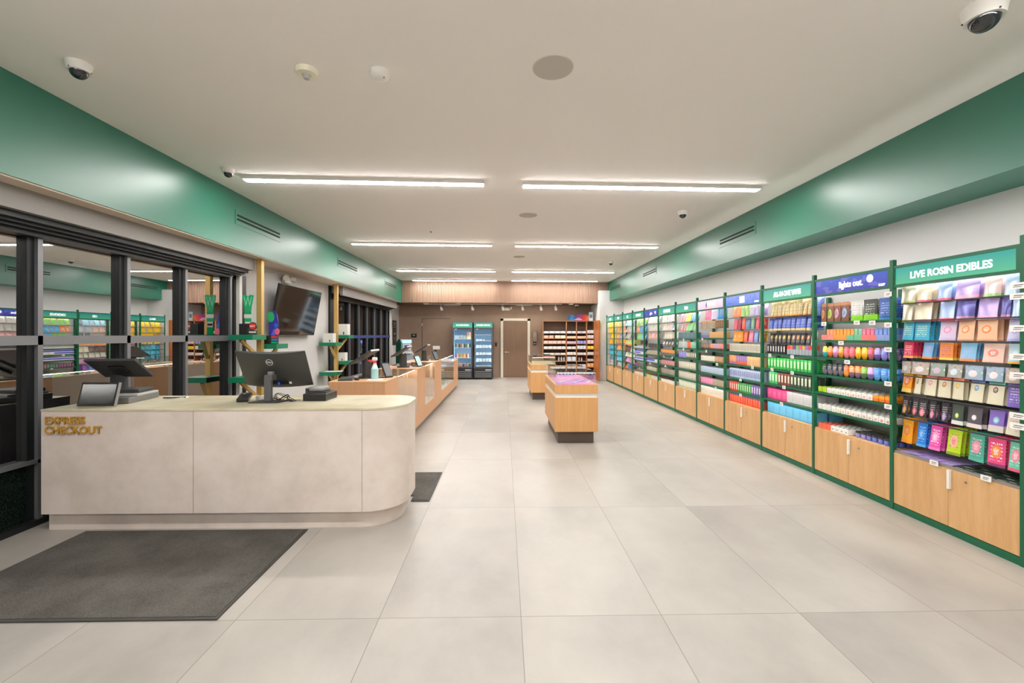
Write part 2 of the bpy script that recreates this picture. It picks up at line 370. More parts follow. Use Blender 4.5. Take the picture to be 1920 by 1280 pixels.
# ---------------------------------------------------------------- island display cases
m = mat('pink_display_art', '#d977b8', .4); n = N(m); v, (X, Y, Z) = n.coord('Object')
f = n.noise(v, 3.2, 3, .5, (1, .6, 1)); cc = n.ramp(f, [(.3, '#8f5fc0'), (.45, '#d66ad0'), (.55, '#ee7fb6'), (.7, '#f6a7c0')]); n.base(cc); n.l.new(cc, n.b.inputs['Emission Color']); n.b.inputs['Emission Strength'].default_value = .25  # art emits its own colour, a glow added to brighten the bed
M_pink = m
def island(x, y, L, label, pink):
    r = tag(empty('display_island', (x, y, 0)), label, 'display case'); w = .305
    MB().box(-w+.05, w-.05, .08, L-.06, 0, .175).build('toe_kick', M_toe, r)
    MB().box(-w, w, 0, L, .175, .655).build('cabinet_body', M_island, r)
    MB().box(-w+.015, w-.015, .015, L-.015, .655, .72).build('white_band', M_white, r)
    MB().box(-w, w, 0, L, .72, .84).build('upper_rail', M_island, r)
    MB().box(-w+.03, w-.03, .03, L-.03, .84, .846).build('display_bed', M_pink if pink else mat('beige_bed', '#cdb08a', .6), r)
    b = MB(); g = .02
    b.box(-w+g, w-g, g, g+.006, .84, 1.015).box(-w+g, w-g, L-g-.006, L-g, .84, 1.015).box(-w+g, -w+g+.006, g+.006, L-g-.006, .84, 1.015).box(w-g-.006, w-g, g+.006, L-g-.006, .84, 1.015)
    b.build('glass_side', M_glass, r)
    for yy in (g+.0065, L-g-.0185): MB().box(-w+g+.01, w-g-.01, yy, yy+.012, 1.006, 1.0148).build('led_channel', M_dark, r); MB().box(-w+g+.02, w-g-.02, yy+.002, yy+.01, 1.004, 1.0058).build('led_strip', mat('case_led', '#ffffff', .5, emit='#fff8f4', es=14), r)  # strips added to brighten the bed, dark covers added above to hide them
    MB().box(-w+g, w-g, g, L-g, 1.015, 1.023).build('glass_top', glassmat('green_edge_glass', '#e2eeea', .12), r)
    return r
island(1.025, 6.2, 1.53, 'wooden island case with pink display under glass, nearest the camera', True)
island(.94, 10.42, 1.45, 'wooden island case with plain beige display, behind the pink one', False)
# ---------------------------------------------------------------- ceiling lamps and devices
def lamp(x, y, L, w=0.085, rz=0, label='', z=CE):
    r = tag(empty('ceiling_light', (x, y, z), rz), label, 'light', 'linear ceiling lights')
    MB().box(-L/2-.01, L/2+.01, -w/2-.008, w/2+.008, -.036, 0).build('lamp_housing', M_white, r)
    MB().box(-L/2, L/2, -w/2, w/2, -.043, -.036).build('lamp_diffuser', M_lamp, r)
    return r
ordn = ['first', 'second', 'third', 'farthest']
for i, y in enumerate((5.13, 8.66, 12.22, 14.35)):
    lamp(-1.595, y, 2.70, rz=.038 if i < 3 else .03, label='glowing linear ceiling light, left side, %s row from the camera' % ordn[i])
    lamp(1.66, y+.13-(.1 if i == 3 else 0), 2.86 if i < 3 else 2.8, rz=.03, label='glowing linear ceiling light, right side, %s row from the camera' % ordn[i])
for y, nm in ((1.7, 'out of frame overhead'), (-1.8, 'behind the camera')):
    for x, sd in ((-1.6, 'left'), (1.66, 'right')): lamp(x, y, 2.75, label='glowing linear ceiling light %s, %s side' % (nm, sd))
def dome(x, y, label, rz=0, s=1.0, z=CE):
    r = tag(empty('security_camera', (x, y, z), rz), label, 'security camera')
    MB().cyl((0, 0, 0), (0, 0, -.055*s), .072*s, .062*s, seg=28).build('camera_housing', M_white, r, smooth=True)
    MB().sph((0, 0, -.052*s), .05*s, m=None, half='low').build('camera_dome', mat('smoked_dome', '#25272a', .08, spec=.8), r, smooth='all')
    for k in range(3): MB().sph((.064*s*cos(2.1*k+.4), .064*s*sin(2.1*k+.4), -.05*s), .004*s, seg=8).build('screw', M_dark, r)
dome(-2.82, 2.98, 'white dome camera on the ceiling above the left green soffit, nearest one')
dome(-2.99, 4.84, 'small dome camera at the left end of the first left ceiling light', s=.9)
dome(2.60, 6.36, 'white dome camera on the ceiling right of the first right light')
dome(2.61, 10.72, 'tiny dome camera farther back on the right of the ceiling', s=.95)
dome(2.63, 2.36, 'large white dome camera in the top right corner', s=1.35)
r = tag(empty('smoke_detector', (-1.34, 3.02, CE)), 'white round detector with a small domed grille, left of the pair', 'smoke detector')
MB().cyl((0, 0, 0), (0, 0, -.035), .072, .066, seg=28).build('detector_base', mat('cream_plastic', '#f3eed8', .4), r, smooth=True)
MB().cyl((0, 0, -.035), (0, 0, -.062), .03, .018, seg=20).build('sensor_grille', M_lgrey, r, smooth=True)
r = tag(empty('smoke_detector', (-.85, 3.03, CE)), 'plain white round smoke detector, right of the pair', 'smoke detector')
MB().cyl((0, 0, 0), (0, 0, -.035), .068, .064, seg=28).sph((0, 0, -.035), .062, .062, .018, half='low').build('detector_body', M_white, r, smooth=True)
MB().sph((.035, -.02, -.05), .005, seg=8).build('indicator_light', mat('red_led', '#a03030', .4), r)
for x, y, w in ((.33, 2.96, 'nearest and largest'), (.36, 6.6, 'middle'), (.345, 10.1, 'farthest')):
    r = tag(empty('ceiling_speaker', (x, y, CE)), 'round grey flush ceiling speaker, the %s one' % w, 'speaker')
    MB().cyl((0, 0, 0), (0, 0, -.006), .135, .133, seg=48).build('speaker_grille', mat('speaker_grille', '#c6c0b9', .8), r, smooth=True)
    MB().cyl((0, 0, 0), (0, 0, -.004), .14, .139, seg=48).build('speaker_ring', M_offwhite, r, smooth=True)
r = tag(empty('ceiling_sensor', (-1.25, 7.57, CE)), 'tiny white sensor on the ceiling between the left lights', 'sensor')
MB().cyl((0, 0, 0), (0, 0, -.02), .04, .035).build('sensor_base', M_white, r, smooth=True); MB().cyl((0, 0, -.02), (0, 0, -.05), .02, .012).build('sensor_tip', M_grey, r, smooth=True)
def vent(x, y0, y1, z, side, label):
    r = tag(empty('air_vent', (x, (y0+y1)/2, z)), label, 'air vent'); h = (y1-y0)/2; s = side
    b = MB(); b.box(0, s*.006, -h, h, -.09, .09); b.build('vent_frame', M_green, r)
    b = MB(); b.box(0, s*.009, -h+.03, h-.03, .012, .038).box(0, s*.009, -h+.03, h-.03, -.038, -.012); b.build('vent_slot', mat('vent_dark', '#12201a', .8), r)
for i, (a, c) in enumerate(((5.6, 6.72), (9.0, 10.2), (12.55, 13.9))):
    vent(-3.375, a, c, 3.03, 1, 'green slotted air vent in the left soffit, %s from the camera' % ordn[i])
for i, (a, c) in enumerate(((6.15, 7.2), (10.2, 11.2), (13.4, 14.6))):
    vent(3.555, a, c, 3.06, -1, 'green slotted air vent in the right soffit, %s from the camera' % ordn[i])
# ---------------------------------------------------------------- shelving along the right wall
YP = [2.854+.992*k for k in range(-1, 13)]    # post positions, index 0 is the bay leaving the frame
BN = ['bay cut by right edge', 'live rosin edibles bay', 'lights out bay', 'all-in-one vapes bay', 'light blue sign bay', 'pale pink sign bay',
      'bay just past pink sign', 'second bay past pink sign', 'small dark-blue sign bay', 'fourth bay from the far end', 'third farthest bay', 'second farthest bay', 'farthest bay']
def signmat(key, top, bot, es=.85, kind=None):
    m = mat(key, '#0a1412', .3, emit=bot, es=es); n = N(m); v, (X, Y, Z) = n.coord('Generated')
    c = n.ramp(n.math('ADD', Z, n.math('MULTIPLY', n.noise(v, 2, 2), .25)), [(.15, bot), (1.05, top)])
    if kind == 'night':
        cl = n.noise(v, 2.6, 3, .5, (1, 3, 1.0)); c = n.mix(n.math('MULTIPLY', n.math('GREATER_THAN', cl, .56), .55), c, lin('#8f84e6'))
        st = n.new('ShaderNodeTexVoronoi'); st.inputs['Scale'].default_value = 16; n.l.new(v, st.inputs[0])
        c = n.mix(n.math('MULTIPLY', n.math('LESS_THAN', st.outputs['Distance'], .09), n.math('GREATER_THAN', Z, .55)), c, lin('#dfe6ff'))
    if kind == 'reef':
        s2 = n.noise(v, 3, 3, .6, (1, 14, .7)); c = n.mix(n.math('MULTIPLY', n.math('LESS_THAN', s2, .42), .8), c, lin('#3a5ccc'))
    n.l.new(c, n.b.inputs['Emission Color']); return m
SG = signmat('teal_sign', '#2fb3a6', '#63cfa0'); SN = signmat('night_sign', '#3f5fd8', '#4a46c4', .8, 'night')
SR = signmat('reef_sign', '#8fa4ff', '#5f8cf0', .9, 'reef'); SP = signmat('pink_sign', '#f6eafb', '#fbd9ec', .95)
SIGN = [SG, SG, SN, SG, SR, SP, SG, SG, SN, SG, SG, SG, SG]
STXT = ['VAPES', 'LIVE ROSIN EDIBLES', 'lights out.', 'ALL-IN-ONE VAPES', '', '', 'TABS', 'CARTRIDGES', 'glow.', 'CONCENTRATES', 'CBD', 'BULK', 'SMALLS']
M_letter = mat('sign_letters', '#ffffff', .4, emit='#ffffff', es=1.15)
XP = 3.44
NSH = {0: [.72, .92, 1.11, 1.3, 1.49], 1: [], 2: [.73, .92, 1.11, 1.3, 1.485, 1.68], 3: [.71, .91, 1.105, 1.3], 4: [.69, .9, 1.1, 1.29], 5: [.70, .895, 1.095, 1.285, 1.49],
       6: [.70, .895, 1.1, 1.29, 1.47], 7: [.70, .9, 1.1], 8: [.70, .9, 1.08], 9: [.72, .9, 1.05, 1.2], 10: [], 11: [], 12: []}
HANG = {0: [1.98], 1: [1.81, 1.65, 1.5, 1.34, 1.04, .85, .6], 3: [1.77, 1.6, 1.42], 4: [1.81, 1.625, 1.44], 5: [1.80], 6: [1.8, 1.62], 7: [1.82, 1.64, 1.46, 1.29], 8: [1.82, 1.64, 1.46],
        9: [1.8, 1.62, 1.44], 10: [1.8, 1.62, 1.44, 1.26, 1.08, .93, .78, .6], 11: [1.8, 1.62, 1.44, 1.26, 1.09, .92, .76], 12: [1.8, 1.62, 1.44, 1.26, 1.08, .92, .76]}
HH = {1: [.16, .155, .155, .14, .14, .165, .21], 3: [.21, .165, .15], 4: [.165, .16, .165], 5: [.17]}
def hh(b, i): return HH.get(b, [.15]*9)[i] if b in HH else .15
for k in range(13):
    y0, y1 = YP[k], YP[k+1]; ym = (y0+y1)/2; h = (y1-y0)/2
    r = tag(empty('shelving_bay', (XP, ym, 0)), 'green metal shelving unit with oak cabinet base, %s' % BN[k], 'shelving unit')
    pw = .034
    for s in ([-1] if k < 12 else [-1, 1]):     # each bay owns its near post, the farthest one also its end post
        MB().box(0, .034, s*h-pw/2, s*h+pw/2, 0, 2.205).build('post', M_fgreen, r)
    b = MB().box(.53, .57, -.02, .02, .05, 2.0); b.build('back_upright', M_fgreen, r)
    MB().box(.004, .5, -h+pw/2, h-pw/2, .0, .055).build('plinth', M_fgreen, r)
    MB().box(.022, .57, -h+.018, h-.018, .056, .505).build('cabinet_body', M_oak, r)
    MB().box(.012, .57, -h+.018, h-.018, .506, .524).build('cabinet_deck', M_oak if k != 1 else mat('grey_deck', '#8d8782', .5), r)
    for s in (-1, 1):
        MB().box(.006, .02, min(s*.0015, s*(h-.019)), max(s*.0015, s*(h-.019)), .06, .505).build('cabinet_door', M_oak, r)
    MB().box(-.012, .006, -.028, -.008, .36, .49, bev=.003).build('door_handle', M_white, r) if k > 6 else MB().box(-.014, .006, -.026, -.004, .352, .498, bev=.003).build('door_handle', M_white, r)
    if k < 5: MB().cyl((.006, -.13, .44), (.002, -.13, .44), .008, seg=14).build('door_lock', M_grey, r)
    # sign
    b = MB(); a = -h+pw/2; c = h-pw/2
    b.box(.004, .05, a, c, 2.125, 2.15).box(.004, .05, a, c, 1.96, 1.982).box(.004, .05, a, a+.025, 1.982, 2.125).box(.004, .05, c-.012, c, 1.982, 2.125); b.build('sign_frame', M_fgreen, r)
    sp = MB().box(.012, .045, a+.025, c-.012, 1.982, 2.125).build('sign_panel', SIGN[k], r)
    MB().box(.07, .10, -h+.03, h-.03, 1.985, 2.0).build('led_strip', M_led, r)
    if STXT[k]:
        t = STXT[k]; sz = .085 if len(t) > 7 else .08; sx = {1: .92, 3: .72, 7: .75, 9: .6}.get(k, .9)
        if k == 1: sz = .078
        text('lettering', t, sz, M_letter, sp, facing((.011, -.02 if k != 1 else .01, 2.05 if k != 1 else 2.045), -pi/2), .001, .025, sx=sx)
    if k == 2:
        text('lettering', 'SLEEP', .028, M_letter, sp, facing((.011, -.385, 2.0), -pi/2), .001, .02)
        MB().cyl((.0112, -.255, 2.075), (.0085, -.255, 2.075), .036, seg=28).build('moon', mat('moon_glow', '#ffffff', .4, emit='#ffffff', es=1.3), sp)
    if k == 8: MB().cyl((.0112, -.3, 2.06), (.0085, -.3, 2.06), .03, seg=20).build('moon', mat('moon_glow'), sp)
    if k == 4:
        MB().box(.008, .0112, -.07, .06, 2.01, 2.1).build('emblem', M_letter, sp); MB().box(.008, .0112, -.42, -.33, 1.995, 2.015).build('emblem', M_letter, sp)
    if k == 5:
        b = MB(); b.prism([(0, .05), (.018, -.01), (.012, -.035), (0, -.05), (-.012, -.035), (-.018, -.01)], 0, .003); b.xf(facing((.0112, .13, 2.055), -pi/2)); b.build('emblem', mat('purple_flame', '#4a3d7a', .5, emit='#4a3d7a', es=.5), sp)
        b = MB(); b.box(.009, .0112, -.19, .08, 2.03, 2.085); b.build('emblem', mat('pale_gold_mark', '#f1dcb4', .5, emit='#f1dcb4', es=.85), sp)
        MB().box(.009, .0112, -.43, -.27, 2.0, 2.007).build('emblem', mat('mauve_mark', '#b79ad0', .5, emit='#b79ad0', es=.6), sp)
    for i, z in enumerate(NSH[k]):
        b = MB(); b.box(.012, .44, a, c, z-.01, z-.001).box(.004, .012, a, c, z-.021, z).box(.44, .53, -.02, .02, z-.021, z-.001); b.build('shelf', M_fgreen, r)
        MB().box(.013, .028, a+.02, c-.02, z-.0195, z-.0155).build('led_strip', mat('shelf_led', '#ffffff', .5, emit='#fffaf4', es=13.0), r)
    for i, z in enumerate(HANG.get(k, [])):
        hgt = (HH[k][i] if k in HH else min(.15, (HANG[k][i-1]-z-.015) if i else .2))
        zt = z+hgt
        if k == 1: MB().box(.30, .33, a, c, zt-.045, zt-.008).build('peg_bar', mat('peg_bar_grey', '#77726f', .5, .3), r)
        MB().box(.034, .046, a, c, zt+.002, zt+.012).build('hang_rail', M_dark, r)
# ---------------------------------------------------------------- merchandise materials
def packmat(base, band=None, bh=.18, spot=None, sr=.25, sz=.5, top=None, txt=None, foil=False, bars=None):
    key = 'pack_%s_%s_%s_%s_%s_%s_%s' % (base, band, spot, top, txt, bars, sz)
    if key in MATS: return MATS[key]
    m = mat(key, base, .28 if foil else .4, .35 if foil else 0); n = N(m); v, (X, Y, Z) = n.coord('Generated')
    c = lin(base)
    if txt:
        rows = n.math('GREATER_THAN', n.math('FRACT', n.math('MULTIPLY', Z, 9)), .55)
        nz = n.math('GREATER_THAN', n.noise(v, 9, 1, .5, (2.2, 0, 1.2)), .5)
        inn = n.math('MULTIPLY', n.math('LESS_THAN', n.math('ABSOLUTE', n.math('SUBTRACT', X, .5)), .33), n.math('LESS_THAN', n.math('ABSOLUTE', n.math('SUBTRACT', Z, .52)), .32))
        c = n.mix(n.math('MULTIPLY', n.math('MULTIPLY', rows, nz), n.math('MULTIPLY', inn, .9)), c, lin(txt))
    if bars: c = n.mix(n.math('MULTIPLY', n.math('LESS_THAN', n.math('ABSOLUTE', n.math('SUBTRACT', X, .5)), .27), n.math('LESS_THAN', n.math('ABSOLUTE', n.math('SUBTRACT', Z, .52)), .3)), c, lin(bars))
    if spot:
        dx = n.math('SUBTRACT', X, .5); dz = n.math('MULTIPLY', n.math('SUBTRACT', Z, sz), 1.25)
        d = n.math('SQRT', n.math('ADD', n.math('MULTIPLY', dx, dx), n.math('MULTIPLY', dz, dz)))
        c = n.mix(n.math('LESS_THAN', d, sr), c, lin(spot))
        c = n.mix(n.math('MULTIPLY', n.math('LESS_THAN', d, sr*.6), n.math('MULTIPLY', n.math('GREATER_THAN', n.noise(v, 12, 1, .5, (1, 0, 3)), .5), .8)), c, lin(txt or '#ffffff'))
    if band: c = n.mix(n.math('LESS_THAN', Z, bh), c, lin(band))
    if top: c = n.mix(n.math('GREATER_THAN', Z, .84), c, lin(top))
    if isinstance(c, tuple): return m
    n.base(c); return m
MESH = {}
def kind_mesh(kind, w, h, d, m):
    key = (kind, round(w, 3), round(h, 3), round(d, 3), m.name)
    if key in MESH: return MESH[key]
    b = MB()
    if kind in ('pouch', 'bag', 'sachet', 'snack'):
        nx, nz = (5, 6); F = []; B = []
        rn = random.Random(str(key))
        for j in range(nz+1):
            t = j/nz; rf = []; rb = []
            for i in range(nx+1):
                u = i/nx; x = (u-.5)*w
                if kind == 'snack':
                    q = abs(2*t-1); x *= (1-q**3*.45)
                    th = d/2*(sin(pi*u)**.5)*(1-q**4)
                else:
                    x *= 1-.04*sin(pi*t)
                    th = d/2*(sin(pi*u)**.6 if 0 < i < nx else 0)*(1 if t < .2 else max(0, (0.86-t)/.66)**.6 if t < .86 else 0)
                    if t == 0: th = d*.42*(1 if 0 < i < nx else .3)
                th += rn.uniform(-.05, .05)*d if 0 < i < nx and 0 < j < nz-1 else 0
                th = max(th, .0012)
                rf.append(b.bm.verts.new((x, -th, h*t))); rb.append(b.bm.verts.new((x, th, h*t)))
            F.append(rf); B.append(rb)
        for j in range(nz):
            for i in range(nx):
                b.bm.faces.new((F[j][i], F[j][i+1], F[j+1][i+1], F[j+1][i])); b.bm.faces.new((B[j][i+1], B[j][i], B[j+1][i], B[j+1][i+1]))
            b.bm.faces.new((F[j][0], F[j+1][0], B[j+1][0], B[j][0])); b.bm.faces.new((F[j][nx], B[j][nx], B[j+1][nx], F[j+1][nx]))
        for i in range(nx): b.bm.faces.new((F[0][i], B[0][i], B[0][i+1], F[0][i+1])); b.bm.faces.new((F[nz][i], F[nz][i+1], B[nz][i+1], B[nz][i]))
        me = b.mesh(kind, m, 'all')
        try: me.set_sharp_from_angle(angle=radians(50))
        except Exception: pass
    elif kind == 'jar':
        b.cyl((0, 0, 0), (0, 0, h*.7), w*.46, seg=14, m=m).cyl((0, 0, h*.7), (0, 0, h), w*.5, seg=14, m=M_dark); me = b.mesh(kind, None, True)
    elif kind == 'bottle':
        b.cyl((0, 0, 0), (0, 0, h*.7), w*.45, seg=12, m=m).cyl((0, 0, h*.7), (0, 0, h*.82), w*.45, w*.2, m=m, seg=12).cyl((0, 0, h*.82), (0, 0, h), w*.22, m=M_white, seg=12); me = b.mesh(kind, None, True)
    elif kind == 'can':
        b.cyl((0, 0, 0), (0, 0, h), w*.46, seg=12, m=m); me = b.mesh(kind, None, True)
    elif kind == 'cube':
        b.box(-w/2, w/2, -d/2, d/2, 0, h, m).box(-w*.28, w*.28, -d*.28, d*.28, h, h+.0015, M_dark); me = b.mesh(kind)
    elif kind == 'tray':
        t = .003; b.box(-w/2, w/2, -d/2, -d/2+t, 0, h, m).box(-w/2, w/2, d/2-t, d/2, 0, h*1.3, m).box(-w/2, -w/2+t, -d/2+t, d/2-t, 0, h, m).box(w/2-t, w/2, -d/2+t, d/2-t, 0, h, m).box(-w/2+t, w/2-t, -d/2+t, d/2-t, 0, t, m); me = b.mesh(kind)
    elif kind == 'flat':
        b.prism([(-w/2, -d/2), (w/2, -d/2), (w/2, d/2), (-w/2, d/2)], 0, h); me = b.mesh(kind, m)
    else:
        b.box(-w/2, w/2, -d/2, d/2, 0, h, m, bev=.0015 if w > .05 else 0); me = b.mesh(kind)
    MESH[key] = me; return me
CAT = {'pouch': ('mylar_pouch', 'pouch'), 'bag': ('hanging_bag', 'bag'), 'sachet': ('slim_sachet', 'sachet'), 'snack': ('snack_pack', 'snack pack'), 'jar': ('lidded_jar', 'jar'), 'bottle': ('dropper_bottle', 'bottle'),
       'can': ('drink_can', 'can'), 'cube': ('cube_box', 'small box'), 'tray': ('display_tray', 'tray'), 'flat': ('flat_packet', 'packet'), 'carton': ('retail_carton', 'carton'), 'slim': ('slim_box', 'slim box')}
def put(kind, x, y, z, w, h, d, m, label, group, rz=-pi/2, tilt=0, name=None):
    nm, ct = CAT[kind]
    o = bpy.data.objects.new(name or nm, kind_mesh(kind, w, h, d, m)); COL.objects.link(o)
    o.location = (x, y, z); o.rotation_euler = (tilt, 0, rz)
    return tag(o, label, ct, group)
ORD = ['top', 'second', 'third', 'fourth', 'fifth', 'sixth', 'seventh', 'eighth']
P = packmat
BOXY = ('cube', 'carton', 'slim', 'jar', 'tray', 'flat')
NOUN = {'pouch': 'pouch', 'bag': 'bag', 'sachet': 'sachet', 'snack': 'rounded pack', 'cube': 'cube box', 'carton': 'carton', 'slim': 'slim box', 'jar': 'jar', 'tray': 'tray', 'flat': 'flat packet'}
NTH = ['first', 'second', 'third', 'fourth', 'fifth', 'sixth', 'seventh', 'eighth', 'ninth', 'tenth', 'eleventh', 'twelfth', 'thirteenth', 'fourteenth', 'fifteenth', 'sixteenth', 'seventeenth', 'eighteenth', 'nineteenth', 'twentieth', 'twenty-first', 'twenty-second']
def plural(w): return w+('es' if w.endswith(('x', 'ch')) else 's')
def lab(wd, noun, where, bay, nth, k):
    return '%s%s %s%s, %s, %s' % (NTH[nth]+'-from-left ' if nth is not None else '', wd, noun, ' '+NTH[k]+'-row-deep' if k else '', where, BN[bay])
def row(bay, where, kind, z, h, items, deep=1, xf=3.50, d=.03, step=None, a=.03, c=.97, jit=7, gap=.12, wmax=None):
    """items: (colour words, material, count) spread left to right, or (words, material, u0, u1) with explicit positions"""
    y1 = YP[bay+1]-.017; L = .958; rnd = random.Random(bay*100+int(z*50))
    where = where.replace(' hanging row', ' row').replace('on the ', '').replace(' under the grey bar', '')
    if kind == 'pouch' and bay > 5: kind = 'bag'
    if kind == 'slim': gap = max(gap, .16)
    seq = []
    if len(items[0]) == 3:
        n = sum(i[2] for i in items); w = (c-a)/n; u = a
        for wd, m, k in items:
            for _ in range(k): seq.append((wd, m, u+w*gap/2, u+w*(1-gap/2))); u += w
    else: seq = [(i[0], i[1], i[2], i[3]) for i in items]
    for q, (wd, m, u0, u1) in enumerate(seq):
        w = (u1-u0)*L
        if wmax: w = min(w, wmax)
        y = y1-(u0+u1)/2*L
        st = step or (d*(1.25 if kind in BOXY else 1.6))
        tot = sum(1 for t in seq if t[0] == wd); nth = sum(1 for t in seq[:q] if t[0] == wd)
        tl = -radians(rnd.uniform(9, 19) if bay > 5 else rnd.uniform(3, 9)) if kind in ('pouch', 'bag', 'sachet') and 'row' in where else 0
        if kind in ('pouch', 'bag'): w *= .95
        for k in range(deep):
            j = radians(rnd.uniform(-jit, jit)); noun = NOUN[kind]
            put(kind, xf+d/2+k*st, y+rnd.uniform(-.002, .002), z+(.001 if kind in BOXY else .002), w*(1 if not k or kind in BOXY else .97), h*(1 if k == 0 else .99), d, m,
                lab(wd, noun, where, bay, nth if tot > 1 else None, k), '%s %s in the %s, %s' % (wd, plural(noun), where, BN[bay]), -pi/2+j, tl)
# ---------------------------------------------------------------- bay 1: live rosin edibles
silver_gold = P('#e5ddc8', '#c9cf7a', .13, foil=True); goldpink = P('#e8dcc4', '#e0697c', .13, foil=True); bluered = P('#a9bfee', '#e0647e', .14, foil=True)
violet = P('#b9a3dd', '#dfa9c4', .2, foil=True); dkviolet = P('#6b67ae', '#b9869f', .2, foil=True); pinksil = P('#e8cfd0', '#a9d08c', .17, foil=True); paleblue = P('#b9cdef', foil=True)
row(1, 'top hanging row', 'pouch', 1.81, .16, [('silver gold', silver_gold, .0, .14), ('champagne and red', goldpink, .154, .285), ('pale blue and red', bluered, .325, .454), ('wide lilac', violet, .476, .67), ('pinkish silver and green', pinksil, .689, .82), ('light blue foil', paleblue, .828, .95)], deep=3, d=.035, xf=3.5)
row(1, 'second hanging row', 'pouch', 1.65, .158, [('silver and lime', silver_gold, -.0, .111), ('champagne and rose', goldpink, .118, .291), ('blue and crimson', bluered, .338, .484), ('purple', dkviolet, .489, .63), ('lilac', violet, .64, .8), ('dark violet', dkviolet, .81, .876), ('light blue foil', paleblue, .879, .96)], deep=3, d=.032)
cy = P('#3fb4dc', None, txt='#e8f4a0'); lil = P('#d9c6e2', '#c8b8e6', .1, '#e58fc0', .23, .55); pch = P('#eec19c', '#d9a080', .07, '#ef8b3b', .24, .55)
row(1, 'third hanging row', 'pouch', 1.495, .155, [('cyan', cy, .005, .117), ('cyan', cy, .13, .27), ('pale lilac', lil, .352, .489), ('peach', pch, .497, .636), ('peach', pch, .643, .8), ('pale periwinkle', P('#cdc9ec', '#aab4ee', .1, '#b79fe0', .22, .5), .852, .96)], deep=3, d=.028)
fru = lambda c1, c2, t: P(c1, c2, .14, txt=t)
row(1, 'fourth hanging row', 'pouch', 1.34, .138, [('hot red', fru('#e6335f', '#f6b35a', '#ffffff'), .018, .13), ('sky blue', fru('#69b2e2', '#ee8a4e', '#f2a0d0'), .199, .306), ('orange', fru('#f3923f', '#f0d05a', '#8a3ba0'), .361, .48), ('light blue', fru('#7cc0e8', '#ef8d55', '#f2a0d0'), .523, .647), ('beige with coral circle', P('#ecc9bb', '#e9b8a4', .07, '#ee8875', .25, .5), .693, .838), ('pale cyan', P('#bfdde8', '#eeb75a', .12, '#d6ebf2', .2, .5), .862, .96)], deep=5, d=.02)
M_fruit = []
for i, (c1, c2, c3) in enumerate((('#b9a99b', '#e59a6b', '#dcd6de'), ('#8e9f93', '#e7a08e', '#c9b3c9'), ('#a9a69d', '#ee9a66', '#c7d8e8'), ('#9db2c6', '#d9725a', '#e6dce0'))):
    m = mat('fruit_print_%d' % i, c1, .4); n = N(m); v, (X, Y, Z) = n.coord('Generated'); vo = n.new('ShaderNodeTexVoronoi'); vo.inputs['Scale'].default_value = 4.5; n.l.new(v, vo.inputs[0])
    hs = n.new('ShaderNodeHueSaturation'); hs.inputs['Saturation'].default_value = .55; hs.inputs['Value'].default_value = .85; n.l.new(vo.outputs['Color'], hs.inputs['Color'])
    cc = n.mix(n.math('MULTIPLY', n.math('GREATER_THAN', Z, .45), n.math('LESS_THAN', vo.outputs['Distance'], .42)), lin(c1), hs.outputs[0])
    dx = n.math('SUBTRACT', X, .5); dz = n.math('SUBTRACT', Z, .42); dd = n.math('SQRT', n.math('ADD', n.math('MULTIPLY', dx, dx), n.math('MULTIPLY', dz, dz)))
    n.base(n.mix(n.math('LESS_THAN', dd, .24), cc, lin(c3))); M_fruit.append(m)
row(1, 'fifth row under the grey bar', 'pouch', 1.205, .105, [('taupe fruit print', M_fruit[0], .0, .093), ('taupe fruit print', M_fruit[0], .098, .263), ('sage fruit print', M_fruit[1], .272, .406), ('grey fruit print', M_fruit[2], .415, .543), ('blue-grey fruit print', M_fruit[3], .555, .7), ('blue-grey fruit print', M_fruit[3], .712, .831), ('taupe fruit print', M_fruit[0], .841, .96)], deep=3, d=.03, jit=3)
cr = lambda top, sp: P('#e3dcc2', None, .1, sp, .16, .62, top=top)
row(1, 'sixth row', 'pouch', 1.04, .168, [('orange and yellow', P('#f3a425', '#f6c96a', .2, '#f06a2c', .3, .6, top='#f2c62c'), .0, .1), ('cream with yellow top', cr('#f0b437', '#9a6b3a'), .124, .194), ('cream with coral top', cr('#ee7d74', '#e58ca0'), .219, .329), ('cream with red top', cr('#e0604c', '#c87f35'), .348, .45), ('cream with orange top', cr('#f0926b', '#e9c23f'), .459, .555), ('cream with blue top', cr('#6d80c0', '#5f9fcc'), .588, .7), ('cream with teal top', cr('#67b8a8', '#7a4a3a'), .719, .838), ('purple', P('#7c68bb', None, txt='#e8e0f6'), .855, .96)], deep=3, d=.026)
bk = lambda a: P('#37343a', None, .1, a, .26, .28, txt='#e8d8d8')
row(1, 'seventh row', 'pouch', .845, .155, [('black and orange', bk('#ee9a3e'), .01, .07), ('black and red', bk('#e7606a'), .109, .166), ('black and pink', bk('#ee7f97'), .172, .248), ('black and magenta', bk('#d77aa4'), .272, .329), ('black and lilac', bk('#9f97cf'), .371, .437), ('dark grey and green', P('#48524b', '#dfe4e2', .2, '#b8d24a', .16, .45), .454, .555), ('charcoal and pink', P('#59535a', '#e6d9dd', .2, '#e0dce2', .16, .5), .572, .697), ('purple and cream', P('#8a6dc6', '#d7cfc8', .3, '#7cc3d8', .2, .55), .734, .834), ('cream', P('#e2d8c3', None, txt='#8d7bb0'), .842, .96)], deep=4, d=.02)
gm = lambda a, b_, sp, t: P(a, b_, .1, sp, .27, .5, txt=t)
